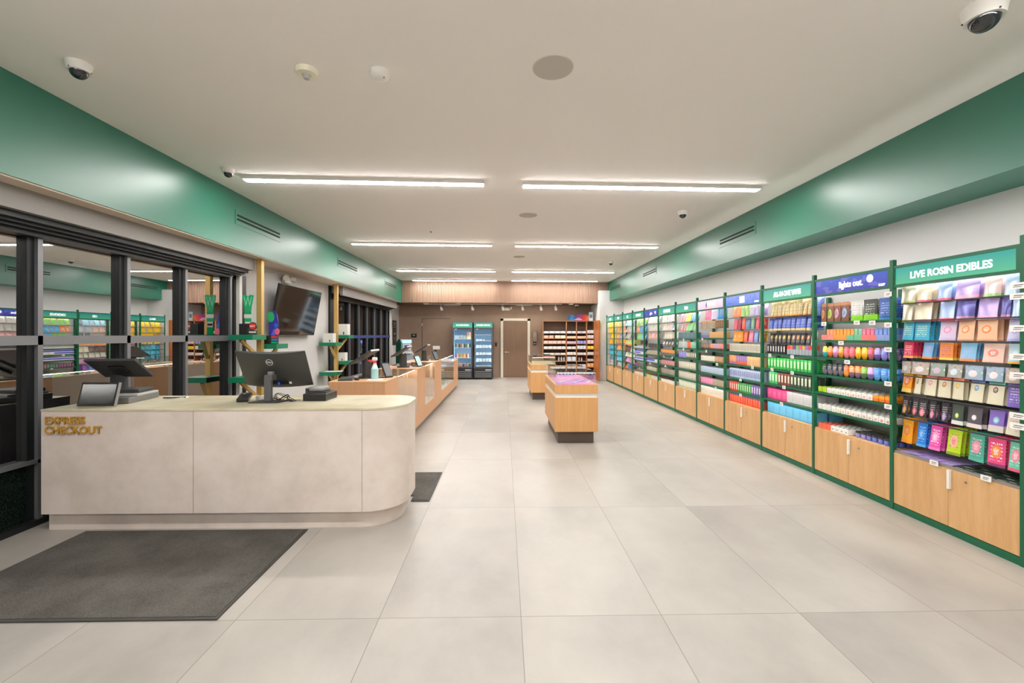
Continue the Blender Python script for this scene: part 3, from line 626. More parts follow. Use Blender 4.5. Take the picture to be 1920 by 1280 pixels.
row(1, 'lowest hanging row', 'pouch', .6, .215, [('orange', gm('#f6a21c', '#f09a2a', '#f4784c', '#c8d850'), .0, .115), ('royal blue', gm('#1f7fe0', '#5aa7ee', '#4fa3ef', '#c8e4ff'), .149, .24), ('hot pink', gm('#e850ae', '#f07cc4', '#f59ad0', '#ffffff'), .258, .365), ('lime green', gm('#b9d82a', '#87a028', '#f2b7a4', '#d5527a'), .415, .531), ('teal', gm('#4ea895', '#57b5a2', '#e58fa6', '#f6d9df'), .584, .708), ('raspberry and orange', gm('#ea4e86', '#8d3a6e', '#ef8b4c', '#ffffff'), .727, .848), ('mint and pink', gm('#6fc7ae', '#e0627f', '#ec8aa2', '#fbeff0'), .86, .96)], deep=4, d=.024)
def deck_flats(bay, u0, u1, m, wd, rows, cols, z=.526, w=.085, d=.06, h=.004):
    y1 = YP[bay+1]-.017; rnd = random.Random(bay+rows)
    for i in range(cols):
        for j in range(rows):
            put('flat', 3.50+j*.065+rnd.uniform(-.004, .004), y1-(u0+(u1-u0)*(i+.5)/cols)*.958, z+((j+i) % 2)*.0045, w, h, d, m, lab(wd, 'flat packet', 'cabinet deck', bay, i, j), '%s flat packets on the deck, %s' % (wd, BN[bay]), -pi/2+rnd.uniform(-.2, .2))
deck_flats(1, .03, .5, P('#b39bdc', None, txt='#efe9fb'), 'lavender', 4, 5)
deck_flats(1, .52, .97, P('#2c3b33', None, txt='#e5efe8', bars='#bcc8c0'), 'dark green and white', 4, 6)
# ---------------------------------------------------------------- bay 2: lights out
br = lambda a: P('#8e5f4c', None, .1, a, .3, .42, txt='#3a2a2a', top='#c98a63')
row(2, 'top shelf', 'pouch', 1.682, .2, [('brown with orange circle', br('#ee9a44'), .0, .09), ('brown with green circle', br('#b7cc5a'), .1, .2), ('brown with pink circle', br('#d7a0c4'), .205, .305), ('brown with blue circle', br('#9fb8e2'), .31, .42), ('white and lime', P('#dcdcd8', '#8fdc2a', .27, txt='#9a9a98'), .432, .6), ('black and lime', P('#474a46', '#8fdc2a', .27, txt='#d5dcd5'), .606, .775), ('royal blue', P('#3f62b4', '#45a8d8', .06, txt='#b9d2f4'), .792, .96)], deep=3, d=.04, jit=6)
row(2, 'on the second shelf', 'tray', 1.487, .055, [('pink', P('#ee8f84'), 2), ('orange', P('#ee9a44'), 2), ('mint green', P('#6fb890'), 2), ('coral red', P('#ea7a76'), 2), ('periwinkle', P('#8ea2dc'), 2)], d=.1, gap=.02, jit=0)
row(2, 'standing in the second shelf trays', 'carton', 1.497, .105, [('peach', P('#ef9c78', None, txt='#f8d8c0'), 2), ('orange', P('#f29a3a', None, txt='#fbe0a0'), 6), ('mint', P('#8cc9ac', None, txt='#4c7a68'), 2), ('pink', P('#ee6f90', None, txt='#fbdbe2'), 3), ('blue', P('#6f8fd6', None, txt='#dbe6fb'), 5)], d=.03, gap=.16, xf=3.53, deep=2, jit=0, a=.07)
sn = lambda a, b_: P(a, b_, .45, txt='#ffffff')
row(2, 'third shelf', 'snack', 1.302, .115, [('cyan and yellow', sn('#f0cf3c', '#3fb9cc'), 1), ('orange', sn('#f09a3e', '#ea7a2f'), 1), ('lilac pink', sn('#cf9fd8', '#e07fae'), 1), ('orange gold', sn('#f0a040', '#e59034'), 1), ('coral pink', sn('#ea4e66', '#f07f8a'), 2), ('yellow', sn('#f6bf2a', '#f2ac22'), 2), ('crimson', sn('#d64466', '#c46a74'), 1), ('violet', sn('#a48ed8', '#6c58a8'), 1), ('indigo', sn('#6a78d8', '#9a8ae0'), 1), ('dark purple', sn('#5b4386', '#b78fd0'), 1)], d=.035, gap=.04, deep=4, jit=3)
row(2, 'fourth shelf', 'snack', 1.112, .115, [('black', sn('#2b2b33', '#7d7484'), 4), ('bright orange', sn('#ee6a2c', '#f29a3c'), 1), ('plum and orange', sn('#f09a4a', '#8e6484'), 2), ('green', sn('#8cc24a', '#5d7a4c'), 1), ('lavender', sn('#c79fe0', '#7f62a0'), 1), ('azure blue', sn('#3f8fe0', '#6aa8ee'), 3)], d=.03, gap=.04, deep=4, jit=3)
def cubes(bay, z, segs, deep, s, where, y0=.02, y1=.98, xf=3.47):
    n = sum(c for _, _, c in segs); yT = YP[bay+1]-.017; u = y0; w = (y1-y0)/n
    where = where.replace('on the ', '')
    for wd, m, c in segs:
        for q in range(c):
            for k in range(deep):
                put('cube', xf+s/2+k*(s+.008), yT-(u+w/2)*.958, z+.001, s, s, s, m, lab(wd, 'cube box', where, bay, q if c > 1 else None, k), '%s cube boxes, %s, %s' % (wd, where, BN[bay]))
            u += w
wq = lambda a: P('#f2eeea', None, .1, a, .24, .35)
cubes(2, .922, [('lime green', P('#b7d83a'), 2), ('white with lilac mark', wq('#e0b8dc'), 1), ('white with green mark', wq('#a8c84a'), 3), ('white with orange mark', wq('#ee9a5a'), 3), ('white with pink mark', wq('#ee8090'), 2), ('orange', P('#f4a236', '#ee7d2c', .5), 3)], 5, .055, 'on the fifth shelf')
cubes(2, .732, [('plain white', P('#efece8', None, txt='#c9c4c0'), 3), ('white with lime mark', wq('#b4d444'), 1), ('white with yellow mark', wq('#ecd05a'), 1), ('white with orange mark', wq('#ee9a5a'), 4), ('white with tan mark', wq('#c98a64'), 3), ('white with red mark', wq('#c4504c'), 2)], 5, .055, 'on the sixth shelf')
cubes(2, .526, [('coral red', P('#ee6a4c'), 3), ('white with grey mark', P('#efece8', None, .1, '#8a8680', .2, .4), 4)], 4, .055, 'on the cabinet deck', .03, .47)
row(2, 'on the cabinet deck', 'jar', .525, .06, [('violet lidded', P('#8d84c8', None, txt='#e6e2f6'), 2), ('blue lidded', P('#5c70cc', None, txt='#d8def6'), 5)], d=.06, deep=3, a=.5, c=.98, gap=.12, jit=0, wmax=.058, step=.065)
# ---------------------------------------------------------------- bay 3: all-in-one vapes
gs = P('#cdb98c', '#e09a3a', .13, txt='#5a4a30', foil=True)
row(3, 'top hanging row', 'sachet', 1.765, .21, [('slim gold', gs, 10), ('slim periwinkle', P('#8ea2e4', None, txt='#eef2ff'), 1)], d=.025, deep=3, gap=.1, a=.06, jit=8)
row(3, 'second hanging row', 'sachet', 1.595, .165, [('royal blue and gold', P('#3d5cc0', '#e6c87a', .16, txt='#dbe4ff'), 9), ('royal blue', P('#3d5cc0', '#a8c0f0', .16, txt='#dbe4ff'), 1)], d=.025, deep=3, gap=.1, a=.04, jit=6)
row(3, 'third hanging row', 'sachet', 1.42, .145, [('black and yellow', P('#2d2b29', None, .1, '#e6c84a', .2, .62, txt='#f2efe8'), 5), ('black and orange', P('#2d2b29', None, .1, '#ee8a3c', .22, .62, txt='#f2efe8'), 4)], d=.02, deep=3, gap=.08, a=.06, c=.87, jit=6)
row(3, 'third hanging row', 'sachet', 1.42, .15, [('white', P('#e8e6e4', None, txt='#b8b4b0'), .88, .98)], d=.02, deep=1)
row(3, 'first shelf', 'slim', 1.302, .115, [('black and white', P('#2e2c30', None, bars='#d8d6da'), 7)], d=.04, a=.02, c=.42, gap=.1, jit=0)
for i, (wd, cc) in enumerate((('red', '#e8514c'), ('orange', '#f0784a'), ('purple', '#6f4f9a'), ('green', '#78bd7c'), ('rose', '#e0607a'), ('gold', '#d8b465'), ('violet', '#a06ac0'), ('scarlet', '#ee4844'), ('tomato', '#f0584a'))):
    row(3, 'first shelf', 'carton', 1.302, .11, [('grey with %s top' % wd, P(cc, '#aab0ba', .6), .45+.058*i, .45+.058*(i+1)-.004)], d=.05, jit=0)
gl = lambda a, b_: P(a, None, bars=b_)
row(3, 'second shelf', 'slim', 1.107, .14, [('bright green', gl('#43c25a', '#d6f2cc'), 14)], d=.05, deep=3, gap=.06, jit=0)
row(3, 'third shelf', 'slim', .912, .145, [('mint green', gl('#5cc878', '#e2f4d8'), 3), ('maroon', gl('#8a4a48', '#e8e2cc'), 4), ('dark olive', gl('#4d584c', '#dfe6c8'), 7)], d=.05, deep=2, gap=.1, a=.06, jit=0)
row(3, 'fourth shelf', 'carton', .712, .13, [('hot pink', P('#ea4e90', None, txt='#f6a8c8'), 4), ('pale grey', P('#d6d2d4', None, txt='#b0acb0'), 5)], d=.12, deep=2, gap=.03, jit=0)
row(3, 'on the cabinet deck', 'carton', .525, .135, [('light blue', P('#67bce8', '#5aaede', .12, txt='#8fd0f0'), 7)], d=.14, deep=2, gap=.02, jit=0)
# ---------------------------------------------------------------- bay 4: light blue sign
row(4, 'top hanging row', 'pouch', 1.81, .165, [('orange', P('#f28a5a', None, txt='#f8d0a0'), 2), ('lime green', P('#9fd07a', None, txt='#e8c8a0'), 2), ('grey lilac', P('#bdb2d6', None, txt='#efeaf6'), 3)], d=.03, deep=2, gap=.06, a=.1, jit=8)
row(4, 'second hanging row', 'pouch', 1.625, .16, [('rose', P('#e8607c', None, txt='#b8304c'), 1), ('dark red', P('#a83048'), 1), ('orange red', P('#f0604a', None, txt='#f8a090'), 1), ('slate blue', P('#5c7ca0', None, txt='#a8c0d8'), 1), ('sage green', P('#6fa888', None, txt='#c8e0d0'), 1), ('crimson', P('#d84868', None, txt='#f0a0b0'), 1), ('coral', P('#f0604a', None, .1, '#c8b8e8', .25, .45), 1)], d=.03, deep=2, gap=.1, a=.12, jit=8)
row(4, 'third hanging row', 'pouch', 1.44, .16, [('amber', P('#f0a028', None, .1, '#ee7a3c', .25, .5), 2), ('tomato', P('#f06040', None, txt='#f8c0a0'), 1), ('pink', P('#e07898', None, txt='#f8d8e0'), 1), ('cornflower blue', P('#6a90d0', None, txt='#d8e4f8'), 1), ('yellow', P('#f0c040', '#b090c0', .1, '#c8b8e8', .25, .5), 1)], d=.03, deep=2, gap=.1, a=.12, jit=8)
row(4, 'first shelf', 'slim', 1.292, .12, [('cream', P('#e4dccb', None, bars='#b8b09c'), 22)], d=.03, deep=1, gap=.12, jit=0)
row(4, 'second shelf', 'slim', 1.102, .13, [('lilac and orange', P('#e89a6a', '#c078b0', .3, txt='#f8e0a0'), 4), ('purple and coral', P('#9a78b8', '#e86a5a', .4, txt='#f4d0c0'), 6), ('tan', P('#ecc08a', None, .1, '#d88850', .2, .5), 8)], d=.05, deep=1, gap=.06, jit=0)
row(4, 'third shelf', 'slim', .902, .135, [('periwinkle', P('#c3cdee', None, bars='#6a7498'), 18)], d=.05, deep=2, gap=.04, jit=0)
row(4, 'fourth shelf', 'slim', .692, .14, [('red', gl('#e0503c', '#f4d8c8'), 4), ('green', gl('#4f9a5c', '#b8e0a8'), 6), ('purple', gl('#7d68a8', '#ddd2f0'), 5)], d=.05, deep=1, gap=.08, jit=0)
row(4, 'on the cabinet deck', 'slim', .525, .13, [('red and purple', P('#e0523c', None, txt='#f8b070', top='#6a4a78'), 14)], d=.05, deep=1, gap=.05, jit=0)
# ---------------------------------------------------------------- bay 5: pale pink sign
row(5, 'top hanging row', 'pouch', 1.80, .17, [('pink', P('#f27aa8', None, txt='#fbd8e6'), 3), ('white lilac', P('#dcd6ec', None, txt='#a8a0d0'), 3), ('bright blue', P('#2f90dc', None, txt='#b8e0f8'), 4)], d=.03, gap=.06, a=.16, jit=6)
row(5, 'second row', 'slim', 1.65, .13, [('beige and orange', P('#b8a890', None, top='#f0a068', txt='#847660'), 9), ('brown and gold', P('#8a6a4a', None, txt='#e0c080'), 6)], d=.04, gap=.1, jit=6)
row(5, 'first shelf', 'carton', 1.492, .1, [('grey blue', P('#9aa0b0', '#8a84b0', .5), 4), ('tan', P('#e6b078', None, txt='#c88848'), 7)], d=.06, gap=.02, jit=0)
row(5, 'second shelf', 'carton', 1.287, .11, [('brown', P('#8a6a58', '#4a3a38', .3, txt='#e0c8a0'), 6), ('coral', P('#e8968a', '#4a3a38', .3), 2), ('mauve', P('#c8a0b4', '#4a3a38', .3), 3), ('rose', P('#e08a88', '#4a3a38', .3), 4)], d=.05, gap=.06, jit=0)
row(5, 'third shelf', 'carton', 1.097, .085, [('cream', P('#e8e0d2', None, txt='#cfc6b6'), 4), ('tan brown', P('#c08c68', None, txt='#ecd0b0'), 3)], d=.15, gap=.015, jit=0)
row(5, 'fourth shelf', 'carton', .897, .1, [('pale blue', P('#bccbe0', None, txt='#8a9cc0'), 8)], d=.2, gap=.01, jit=0)
row(5, 'at the back of the fourth shelf', 'slim', .897, .15, [('lime green', P('#a8cc70'), 7)], d=.04, a=.05, c=.3, jit=0, xf=3.75)
row(5, 'fifth shelf', 'carton', .702, .1, [('pink', P('#ee90b8', None, txt='#fbd0e0'), 5), ('beige', P('#b8a894', None, txt='#8a7c68'), 5)], d=.08, gap=.05, jit=0)
row(5, 'on the cabinet deck', 'slim', .525, .13, [('cream white', P('#e6e0d4', None, bars='#c8c2b4'), 18)], d=.04, gap=.08, jit=0)
# ---------------------------------------------------------------- bays 6 to 9
row(6, 'top hanging row', 'pouch', 1.8, .165, [('pink', P('#ee9ab0', None, txt='#d0507a'), 2), ('yellow', P('#ecdc50', None, txt='#a8b030'), 2), ('azure', P('#2f9ade', None, txt='#c8ecff'), 3)], d=.03, gap=.05, a=.06, jit=10)
row(6, 'second hanging row', 'pouch', 1.62, .155, [('coral', P('#e88a88', None, txt='#fbe0e0'), 2), ('leaf green', P('#7cc47a', None, txt='#c8ecc0'), 3), ('lilac', P('#b49ad0', None, txt='#e8dcf4'), 1)], d=.03, gap=.1, a=.06, jit=10)
row(6, 'first shelf', 'carton', 1.472, .12, [('slate teal', P('#5d7c84', None, txt='#8eaab0'), 5)], d=.1, gap=.01, jit=0)
row(6, 'second shelf', 'carton', 1.292, .12, [('silver grey', P('#b8c0c0', None, txt='#94a09e'), 5), ('orange red', P('#ee5a30', None, txt='#f8a888'), 2), ('seafoam', P('#7cb8a0', None, txt='#b0dcc8'), 4)], d=.06, gap=.03, jit=0)
row(6, 'third shelf', 'carton', 1.102, .12, [('periwinkle', P('#8c88d0', None, txt='#c8c4f0'), 4), ('cream and olive', gl('#6a6a58', '#e8e6d0'), 6)], d=.05, gap=.06, jit=0)
row(6, 'fourth shelf', 'slim', .897, .13, [('cream', gl('#c9c0ae', '#e8e4d8'), 16)], d=.04, gap=.1, jit=0)
row(6, 'fifth shelf', 'slim', .702, .13, [('cream grey', gl('#bcb4a4', '#e2ded2'), 16)], d=.04, gap=.1, jit=0)
row(6, 'on the cabinet deck', 'slim', .525, .13, [('pale sage', gl('#b4bca8', '#e8ece0'), 15)], d=.04, gap=.08, jit=0)
row(7, 'top hanging row', 'pouch', 1.82, .16, [('cream', P('#ddd6cc', None, txt='#7a9080'), 3), ('pale pink', P('#eec8c8', None, txt='#d05a9a'), 3)], d=.03, gap=.05, jit=8)
row(7, 'second hanging row', 'pouch', 1.64, .155, [('oatmeal', P('#d4ccc0', None, txt='#a8a090'), 3), ('blush', P('#e2c4b8', None), 1), ('silver', P('#c2c4cc', None, txt='#8a8c98'), 3)], d=.03, gap=.08, jit=8)
row(7, 'third hanging row', 'pouch', 1.46, .15, [('stone', P('#d0cab8', None, txt='#b0a890'), 3), ('brown grey', P('#9a8c78', None, txt='#d8d0c0'), 1), ('ivory', P('#d8d2c4'), 1)], d=.03, gap=.08, a=.15, jit=8)
row(7, 'fourth hanging row', 'pouch', 1.29, .15, [('charcoal and white', P('#4a4848', None, .1, '#c8c4c0', .3, .5), 5)], d=.03, gap=.08, jit=8)
row(7, 'first shelf', 'carton', 1.102, .12, [('slate with orange top', P('#f09a48', '#75757c', .5), 6)], d=.06, gap=.02, jit=0)
row(7, 'second shelf', 'carton', .902, .09, [('rose and cream', P('#d0848a', None, txt='#eee0d8'), 7)], d=.06, gap=.04, jit=0)
row(7, 'third shelf', 'slim', .702, .11, [('taupe', P('#9a8e80', None, txt='#d8d0c4'), 14)], d=.04, gap=.12, jit=0)
row(7, 'on the cabinet deck', 'carton', .525, .05, [('white', P('#dcdad8', None, txt='#b0a8b0'), 7)], d=.08, gap=.06, jit=0)
row(8, 'top hanging row', 'pouch', 1.82, .155, [('greyish white', P('#d8d2cc', None, txt='#8a8480'), 5)], d=.03, gap=.1, a=.08, jit=10)
row(8, 'second hanging row', 'pouch', 1.64, .15, [('light grey', P('#c6c2b8', None, txt='#9a968c'), 5)], d=.03, gap=.1, a=.16, jit=10)
row(8, 'third hanging row', 'pouch', 1.46, .14, [('coral pink', P('#e8a098', None, txt='#f8e8e0'), 4), ('dark pink', P('#8a5a60', None, txt='#e8c8c8'), 1)], d=.03, gap=.1, a=.14, jit=10)
row(8, 'below the hanging rows', 'carton', 1.24, .1, [('charcoal', P('#47454a', None, txt='#6a686e'), 5)], d=.06, gap=.02, a=.1, jit=0, xf=3.52)
row(8, 'first shelf', 'carton', 1.082, .08, [('oat and brown', P('#c8bca8', None, txt='#6a5444'), 8)], d=.05, gap=.06, jit=0)
row(8, 'second shelf', 'carton', .902, .07, [('violet', P('#6a5ac8', '#d8d4e8', .4), 5), ('white grey', P('#d8d6d4', None, txt='#a0a0a8'), 3)], d=.06, gap=.04, jit=0)
row(8, 'third shelf', 'slim', .702, .08, [('beige', P('#cfc4b0', None, txt='#8a7a60'), 9), ('olive gold', P('#a89a50'), 3)], d=.04, gap=.12, jit=0)
row(8, 'on the cabinet deck', 'carton', .525, .055, [('yellow green', P('#b8bc70', None, txt='#6a7050'), 3), ('pale grey', P('#c8c6c4', None, txt='#a0a0a0'), 5)], d=.06, gap=.08, jit=0)
row(9, 'top hanging row', 'pouch', 1.8, .17, [('lime and green', P('#8cc860', None, txt='#4a9a40', top='#e4e87a'), 5)], d=.03, gap=.06, a=.1, jit=8)
row(9, 'second hanging row', 'pouch', 1.62, .155, [('orange', P('#f08a38', None, .1, '#f6b478', .25, .5), 2), ('sky blue', P('#3aa4de', None, txt='#bfe6f8'), 4)], d=.03, gap=.08, a=.1, jit=8)
row(9, 'third hanging row', 'pouch', 1.44, .155, [('fresh green', P('#78c460', None, txt='#c8f0b0'), 3), ('light azure', P('#58b4e0', None, txt='#c8ecf8'), 3)], d=.03, gap=.08, a=.2, jit=8)
row(9, 'below the hanging rows', 'carton', 1.3, .11, [('olive', P('#7a8848', None, txt='#b0bc70'), 4), ('dark maroon', P('#4a2c30'), 3)], d=.06, gap=.02, jit=0)
row(9, 'first shelf', 'carton', 1.202, .045, [('white', P('#d8d6dc'), 4)], d=.12, gap=.01, jit=0)
row(9, 'second shelf', 'carton', 1.052, .05, [('indigo and white', P('#4a44b0', '#e6e4f0', .4), 4), ('ivory', P('#e0dcc8', None, txt='#b8a880'), 3)], d=.12, gap=.02, jit=0)
row(9, 'stacked on the second shelf', 'carton', 1.103, .045, [('deep violet', P('#5448b8', '#c8c4e8', .4), 7)], d=.12, gap=.02, jit=0)
row(9, 'third shelf', 'carton', .902, .07, [('violet striped', P('#5a50bc', '#dedcf0', .35, top='#d8d6ea'), 7)], d=.12, gap=.02, jit=0)
row(9, 'fourth shelf', 'slim', .722, .09, [('plum', P('#7a4a6a', None, txt='#e0c0d0'), 6), ('dark green', P('#4a6a54', None, txt='#d8e8d8'), 4), ('dusty rose', P('#b06a74'), 3)], d=.04, gap=.14, jit=0)
row(9, 'on the cabinet deck', 'carton', .525, .05, [('white grey', P('#cfcdcc', None, txt='#8a8a90'), 7)], d=.08, gap=.05, jit=0)
# ---------------------------------------------------------------- bays 10 to 12
def far(b, specs):
    for i, it in enumerate(specs):
        z = HANG[b][i]; row(b, ORD[i]+' hanging row', 'pouch', z, min(.15, (HANG[b][i-1]-z-.015) if i else .15), it, d=.03, gap=.13, a=.08, jit=12, deep=1)
far(10, [[('pale blue', P('#9cd4ec', None, txt='#e0f4fb'), 4), ('slate', P('#6a7c8a', None, txt='#b8c4cc'), 1)], [('blush', P('#e2b8a4', None, txt='#f4e0d8'), 2), ('blue grey', P('#a8b8c8', None, txt='#dce4ec'), 2)], [('warm grey', P('#b8b0a8', None, txt='#e0dcd8'), 2), ('dark slate', P('#5a6a6c', None, txt='#c0ccd0'), 2)],
         [('lime and orange', P('#c0cc84', '#f09a4a', .25), 5)], [('dark brown', P('#5a3c34', None, txt='#b89880'), 3), ('cream', P('#e0dcc0'), 2)], [('cream and green', P('#dfe0cc', None, txt='#68b070'), 5)], [('orchid pink', P('#dc98c4', None, txt='#fbe4f2'), 5)], [('orange', P('#f08a3c'), 1), ('light blue', P('#5ab0e4', None, txt='#c0e4f8'), 1), ('royal blue', P('#4a74c8'), 1), ('violet', P('#8a4ab0'), 1), ('deep purple', P('#5a2c70'), 1)]])
far(11, [[('yellow', P('#f4c84a', None, txt='#fbe8a0'), 1), ('pink and orange', P('#ec8a80', '#f0b040', .35), 3)], [('golden yellow', P('#f2b82a'), 1), ('salmon and amber', P('#e09078', '#f09a3c', .3), 3)], [('amber yellow', P('#f0c030'), 1), ('mauve', P('#a48aa4', None, txt='#d8c8d8'), 3)], [('yellow and purple', P('#f0b030', '#9a5a9a', .25), 4)],
         [('orange', P('#f4954a', None, txt='#fbd0a8'), 4)], [('turquoise', P('#36acc8', None, txt='#b8e8f2'), 5)], [('aqua blue', P('#42b4d8', None, txt='#c0ecf8'), 5)]])
far(12, [[('bright yellow', P('#f6cf1c', None, txt='#fbe87a'), 4)], [('yellow', P('#f0c418', None, txt='#f8dc60'), 3)], [('golden', P('#eebc14', None, txt='#f8dc60'), 3)], [('mustard yellow', P('#f2c61a'), 3)],
         [('teal blue', P('#2aa2bc', None, txt='#a8e0ec'), 4)], [('cyan', P('#30aecc', None, txt='#a8e0ec'), 4)], [('deep cyan', P('#2a9cbc', None, txt='#a0dcec'), 4)]])
row(12, 'bottom hanging row', 'sachet', .6, .13, [('white and black', P('#dcdad8', None, bars='#3a3a3c'), 4)], d=.02, gap=.4, a=.25)
row(11, 'bottom hanging row', 'sachet', .6, .12, [('grey', P('#a8acb0', None, txt='#d8dce0'), 5)], d=.02, gap=.3, a=.15)
# bay 0, partly outside the frame
row(0, 'second shelf', 'carton', .922, .13, [('lilac', P('#b8a4dc'), 6)], d=.08, gap=.1, jit=0)
row(0, 'fourth shelf', 'pouch', 1.3, .15, [('peach', P('#f0b898', None, txt='#ffffff'), 6)], d=.04, gap=.1)
row(0, 'top hanging row', 'pouch', 1.8, .16, [('pale violet', P('#cbbdea', None, foil=True), 6)], d=.03, gap=.1)
row(0, 'third shelf', 'carton', 1.112, .12, [('cream', P('#e6dfcc'), 6)], d=.08, gap=.1, jit=0)
row(0, 'first shelf', 'carton', .722, .14, [('rose', P('#e8708c'), 6)], d=.08, gap=.1, jit=0)
# ---------------------------------------------------------------- price cards
def card(y, z, label, w=.07, h=.04, x=3.432):
    r = tag(empty('price_card', (x, y, z)), label, 'price card')
    MB().box(-.001, .001, -w/2, w/2, -h/2, h/2).build('card', M_tag, r)
    b = MB(); b.box(-.0016, -.001, -w*.3, w*.25, .002, .007).box(-.0016, -.001, -w*.2, w*.3, -.009, -.005); b.build('print', M_ink, r)
for z, nm in ((1.87, 'highest'), (1.80, 'second highest'), (1.585, 'third'), (1.395, 'fourth'), (1.27, 'fifth'), (1.0, 'sixth'), (.93, 'lowest')):
    card(2.872, z, 'white price card on the post right of the live rosin bay, %s one' % nm, .1, .042)
for z, nm in ((1.905, 'highest'), (1.63, 'second'), (1.41, 'third'), (1.105, 'fourth'), (.9, 'lowest')):
    card(3.87, z, 'white price card on the post left of the live rosin bay, %s one' % nm, .075, .042)
for y, z, nm in ((3.45, .52, 'left one on the deck of the live rosin edibles bay'), (3.07, .52, 'right one on the deck of the live rosin edibles bay'),
                 (4.66, 1.66, 'left one on the top shelf of the lights out bay'), (4.22, 1.66, 'middle one on the top shelf of the lights out bay'), (4.04, 1.655, 'right one on the top shelf of the lights out bay'),
                 (4.42, 1.46, 'on the second shelf of the lights out bay'), (4.34, 1.27, 'on the third shelf of the lights out bay')):
    card(y, z, 'white price card, '+nm)
for b_, u, z, nm in ((3, .2, 1.28, 'left on the first shelf'), (3, .66, 1.28, 'right on the first shelf'), (3, .25, 1.1, 'left on the second shelf'), (3, .66, 1.09, 'right on the second shelf'), (3, .5, .9, 'on the third shelf'), (3, .45, .69, 'on the fourth shelf'),
                     (4, .5, .67, 'on the fourth shelf'), (4, .5, .89, 'on the third shelf'), (4, .82, 1.09, 'on the second shelf'), (5, .25, 1.47, 'left on the first shelf'), (5, .4, 1.265, 'on the second shelf'), (5, .8, 1.07, 'on the third shelf'), (5, .75, .68, 'on the fifth shelf'),
                     (6, .45, 1.45, 'on the first shelf'), (6, .45, 1.27, 'on the second shelf'), (7, .4, 1.08, 'on the first shelf'), (7, .5, .88, 'on the second shelf'), (7, .9, 1.08, 'right end, first shelf'), (8, .5, .88, 'on the second shelf'), (9, .4, 1.03, 'on the second shelf'), (9, .7, .7, 'on the fourth shelf')):
    card(YP[b_+1]-.017-u*.958, z, 'small white price card %s, %s' % (nm.replace('on the ', ''), BN[b_]), .06, .04)
# ---------------------------------------------------------------- things on the express checkout counter
CZ = .9625
def rot(rx=0, ry=0, rz=0): return Matrix.Rotation(rz, 4, 'Z') @ Matrix.Rotation(ry, 4, 'Y') @ Matrix.Rotation(rx, 4, 'X')
# till terminal with tilted screen seen from behind
r = tag(empty('till_terminal', (-3.36, 3.97, CZ), .16), 'black till with tilted screen on thick column over a grey base, express counter', 'till')
MB().box(-.20, .17, -.23, .19, 0, .05, bev=.006).build('base_unit', mat('till_grey', '#6f6e6c', .45), r)
MB().box(-.17, .17, -.12, .18, .05, .068, bev=.004).build('base_tray', M_lgrey, r)
MB().box(-.15, .14, -.05, .17, .068, .10, bev=.006).build('printer_unit', M_dark, r)
b = MB(); b.cyl((0, 0, 0), (0, 0, .24), .062, .06, seg=24); b.xf(Matrix.Translation((-.09, .08, .1)) @ Matrix.Diagonal((1.05, .9, 1, 1))); b.build('column', M_dark, r, smooth=True)
T = Matrix.Translation((0.03-.03, -.055, .29)) @ rot(radians(-32))
b = MB(); b.box(-.19, .19, -.15, .15, -.012, .012, bev=.004); b.xf(T); sc_ = b.build('screen_housing', M_dark, r)
b = MB(); b.box(-.18, .18, -.14, .14, .012, .0135); b.xf(T); b.build('screen', M_screen, sc_)
b = MB(); b.box(-.06, .06, -.06, .06, -.03, -.012, bev=.004); b.xf(T); b.build('mounting_plate', M_black, sc_)
# customer display
r = tag(empty('customer_display', (-3.285, 3.64, CZ), -.03), 'small black tablet display leaning back, front left of the express counter', 'display')
T = Matrix.Translation((0, 0, .098)) @ rot(radians(-14))
b = MB(); b.box(-.155, .155, -.008, .008, -.095, .095, bev=.004); b.xf(T); h = b.build('tablet_body', M_black, r)
b = MB(); b.box(-.138, .138, -.0095, -.008, -.078, .08); b.xf(T); b.build('screen', mat('display_glass', '#1c2323', .12, spec=.8), h)
b = MB(); b.box(.151, .158, -.012, .012, -.095, .095, bev=.002); b.xf(T); b.build('side_bezel', M_grey, h)
b = MB(); b.prism([(0, 0), (.13, 0), (.05, .13)], -.05, .05); b.xf(Matrix.Translation((0, .02, .003)) @ Matrix.Rotation(pi/2, 4, 'Y') @ Matrix.Rotation(pi/2, 4, 'X') @ Matrix.Rotation(0, 4, 'Z')) if 0 else b.bm.clear()
b.bm.free()
MB().box(-.05, .05, .012, .07, 0, .012, bev=.003).build('stand', M_black, r)
r = tag(empty('pen_tray', (-3.02, 4.12, CZ), .1), 'flat white pen and notepad behind the till on the express counter', 'stationery')
MB().box(-.07, .09, -.04, .03, 0, .008).build('notepad', M_paper, r); MB().cyl((-.08, -.05, .008), (.1, -.03, .008), .005, seg=10).build('pen', M_black, r)
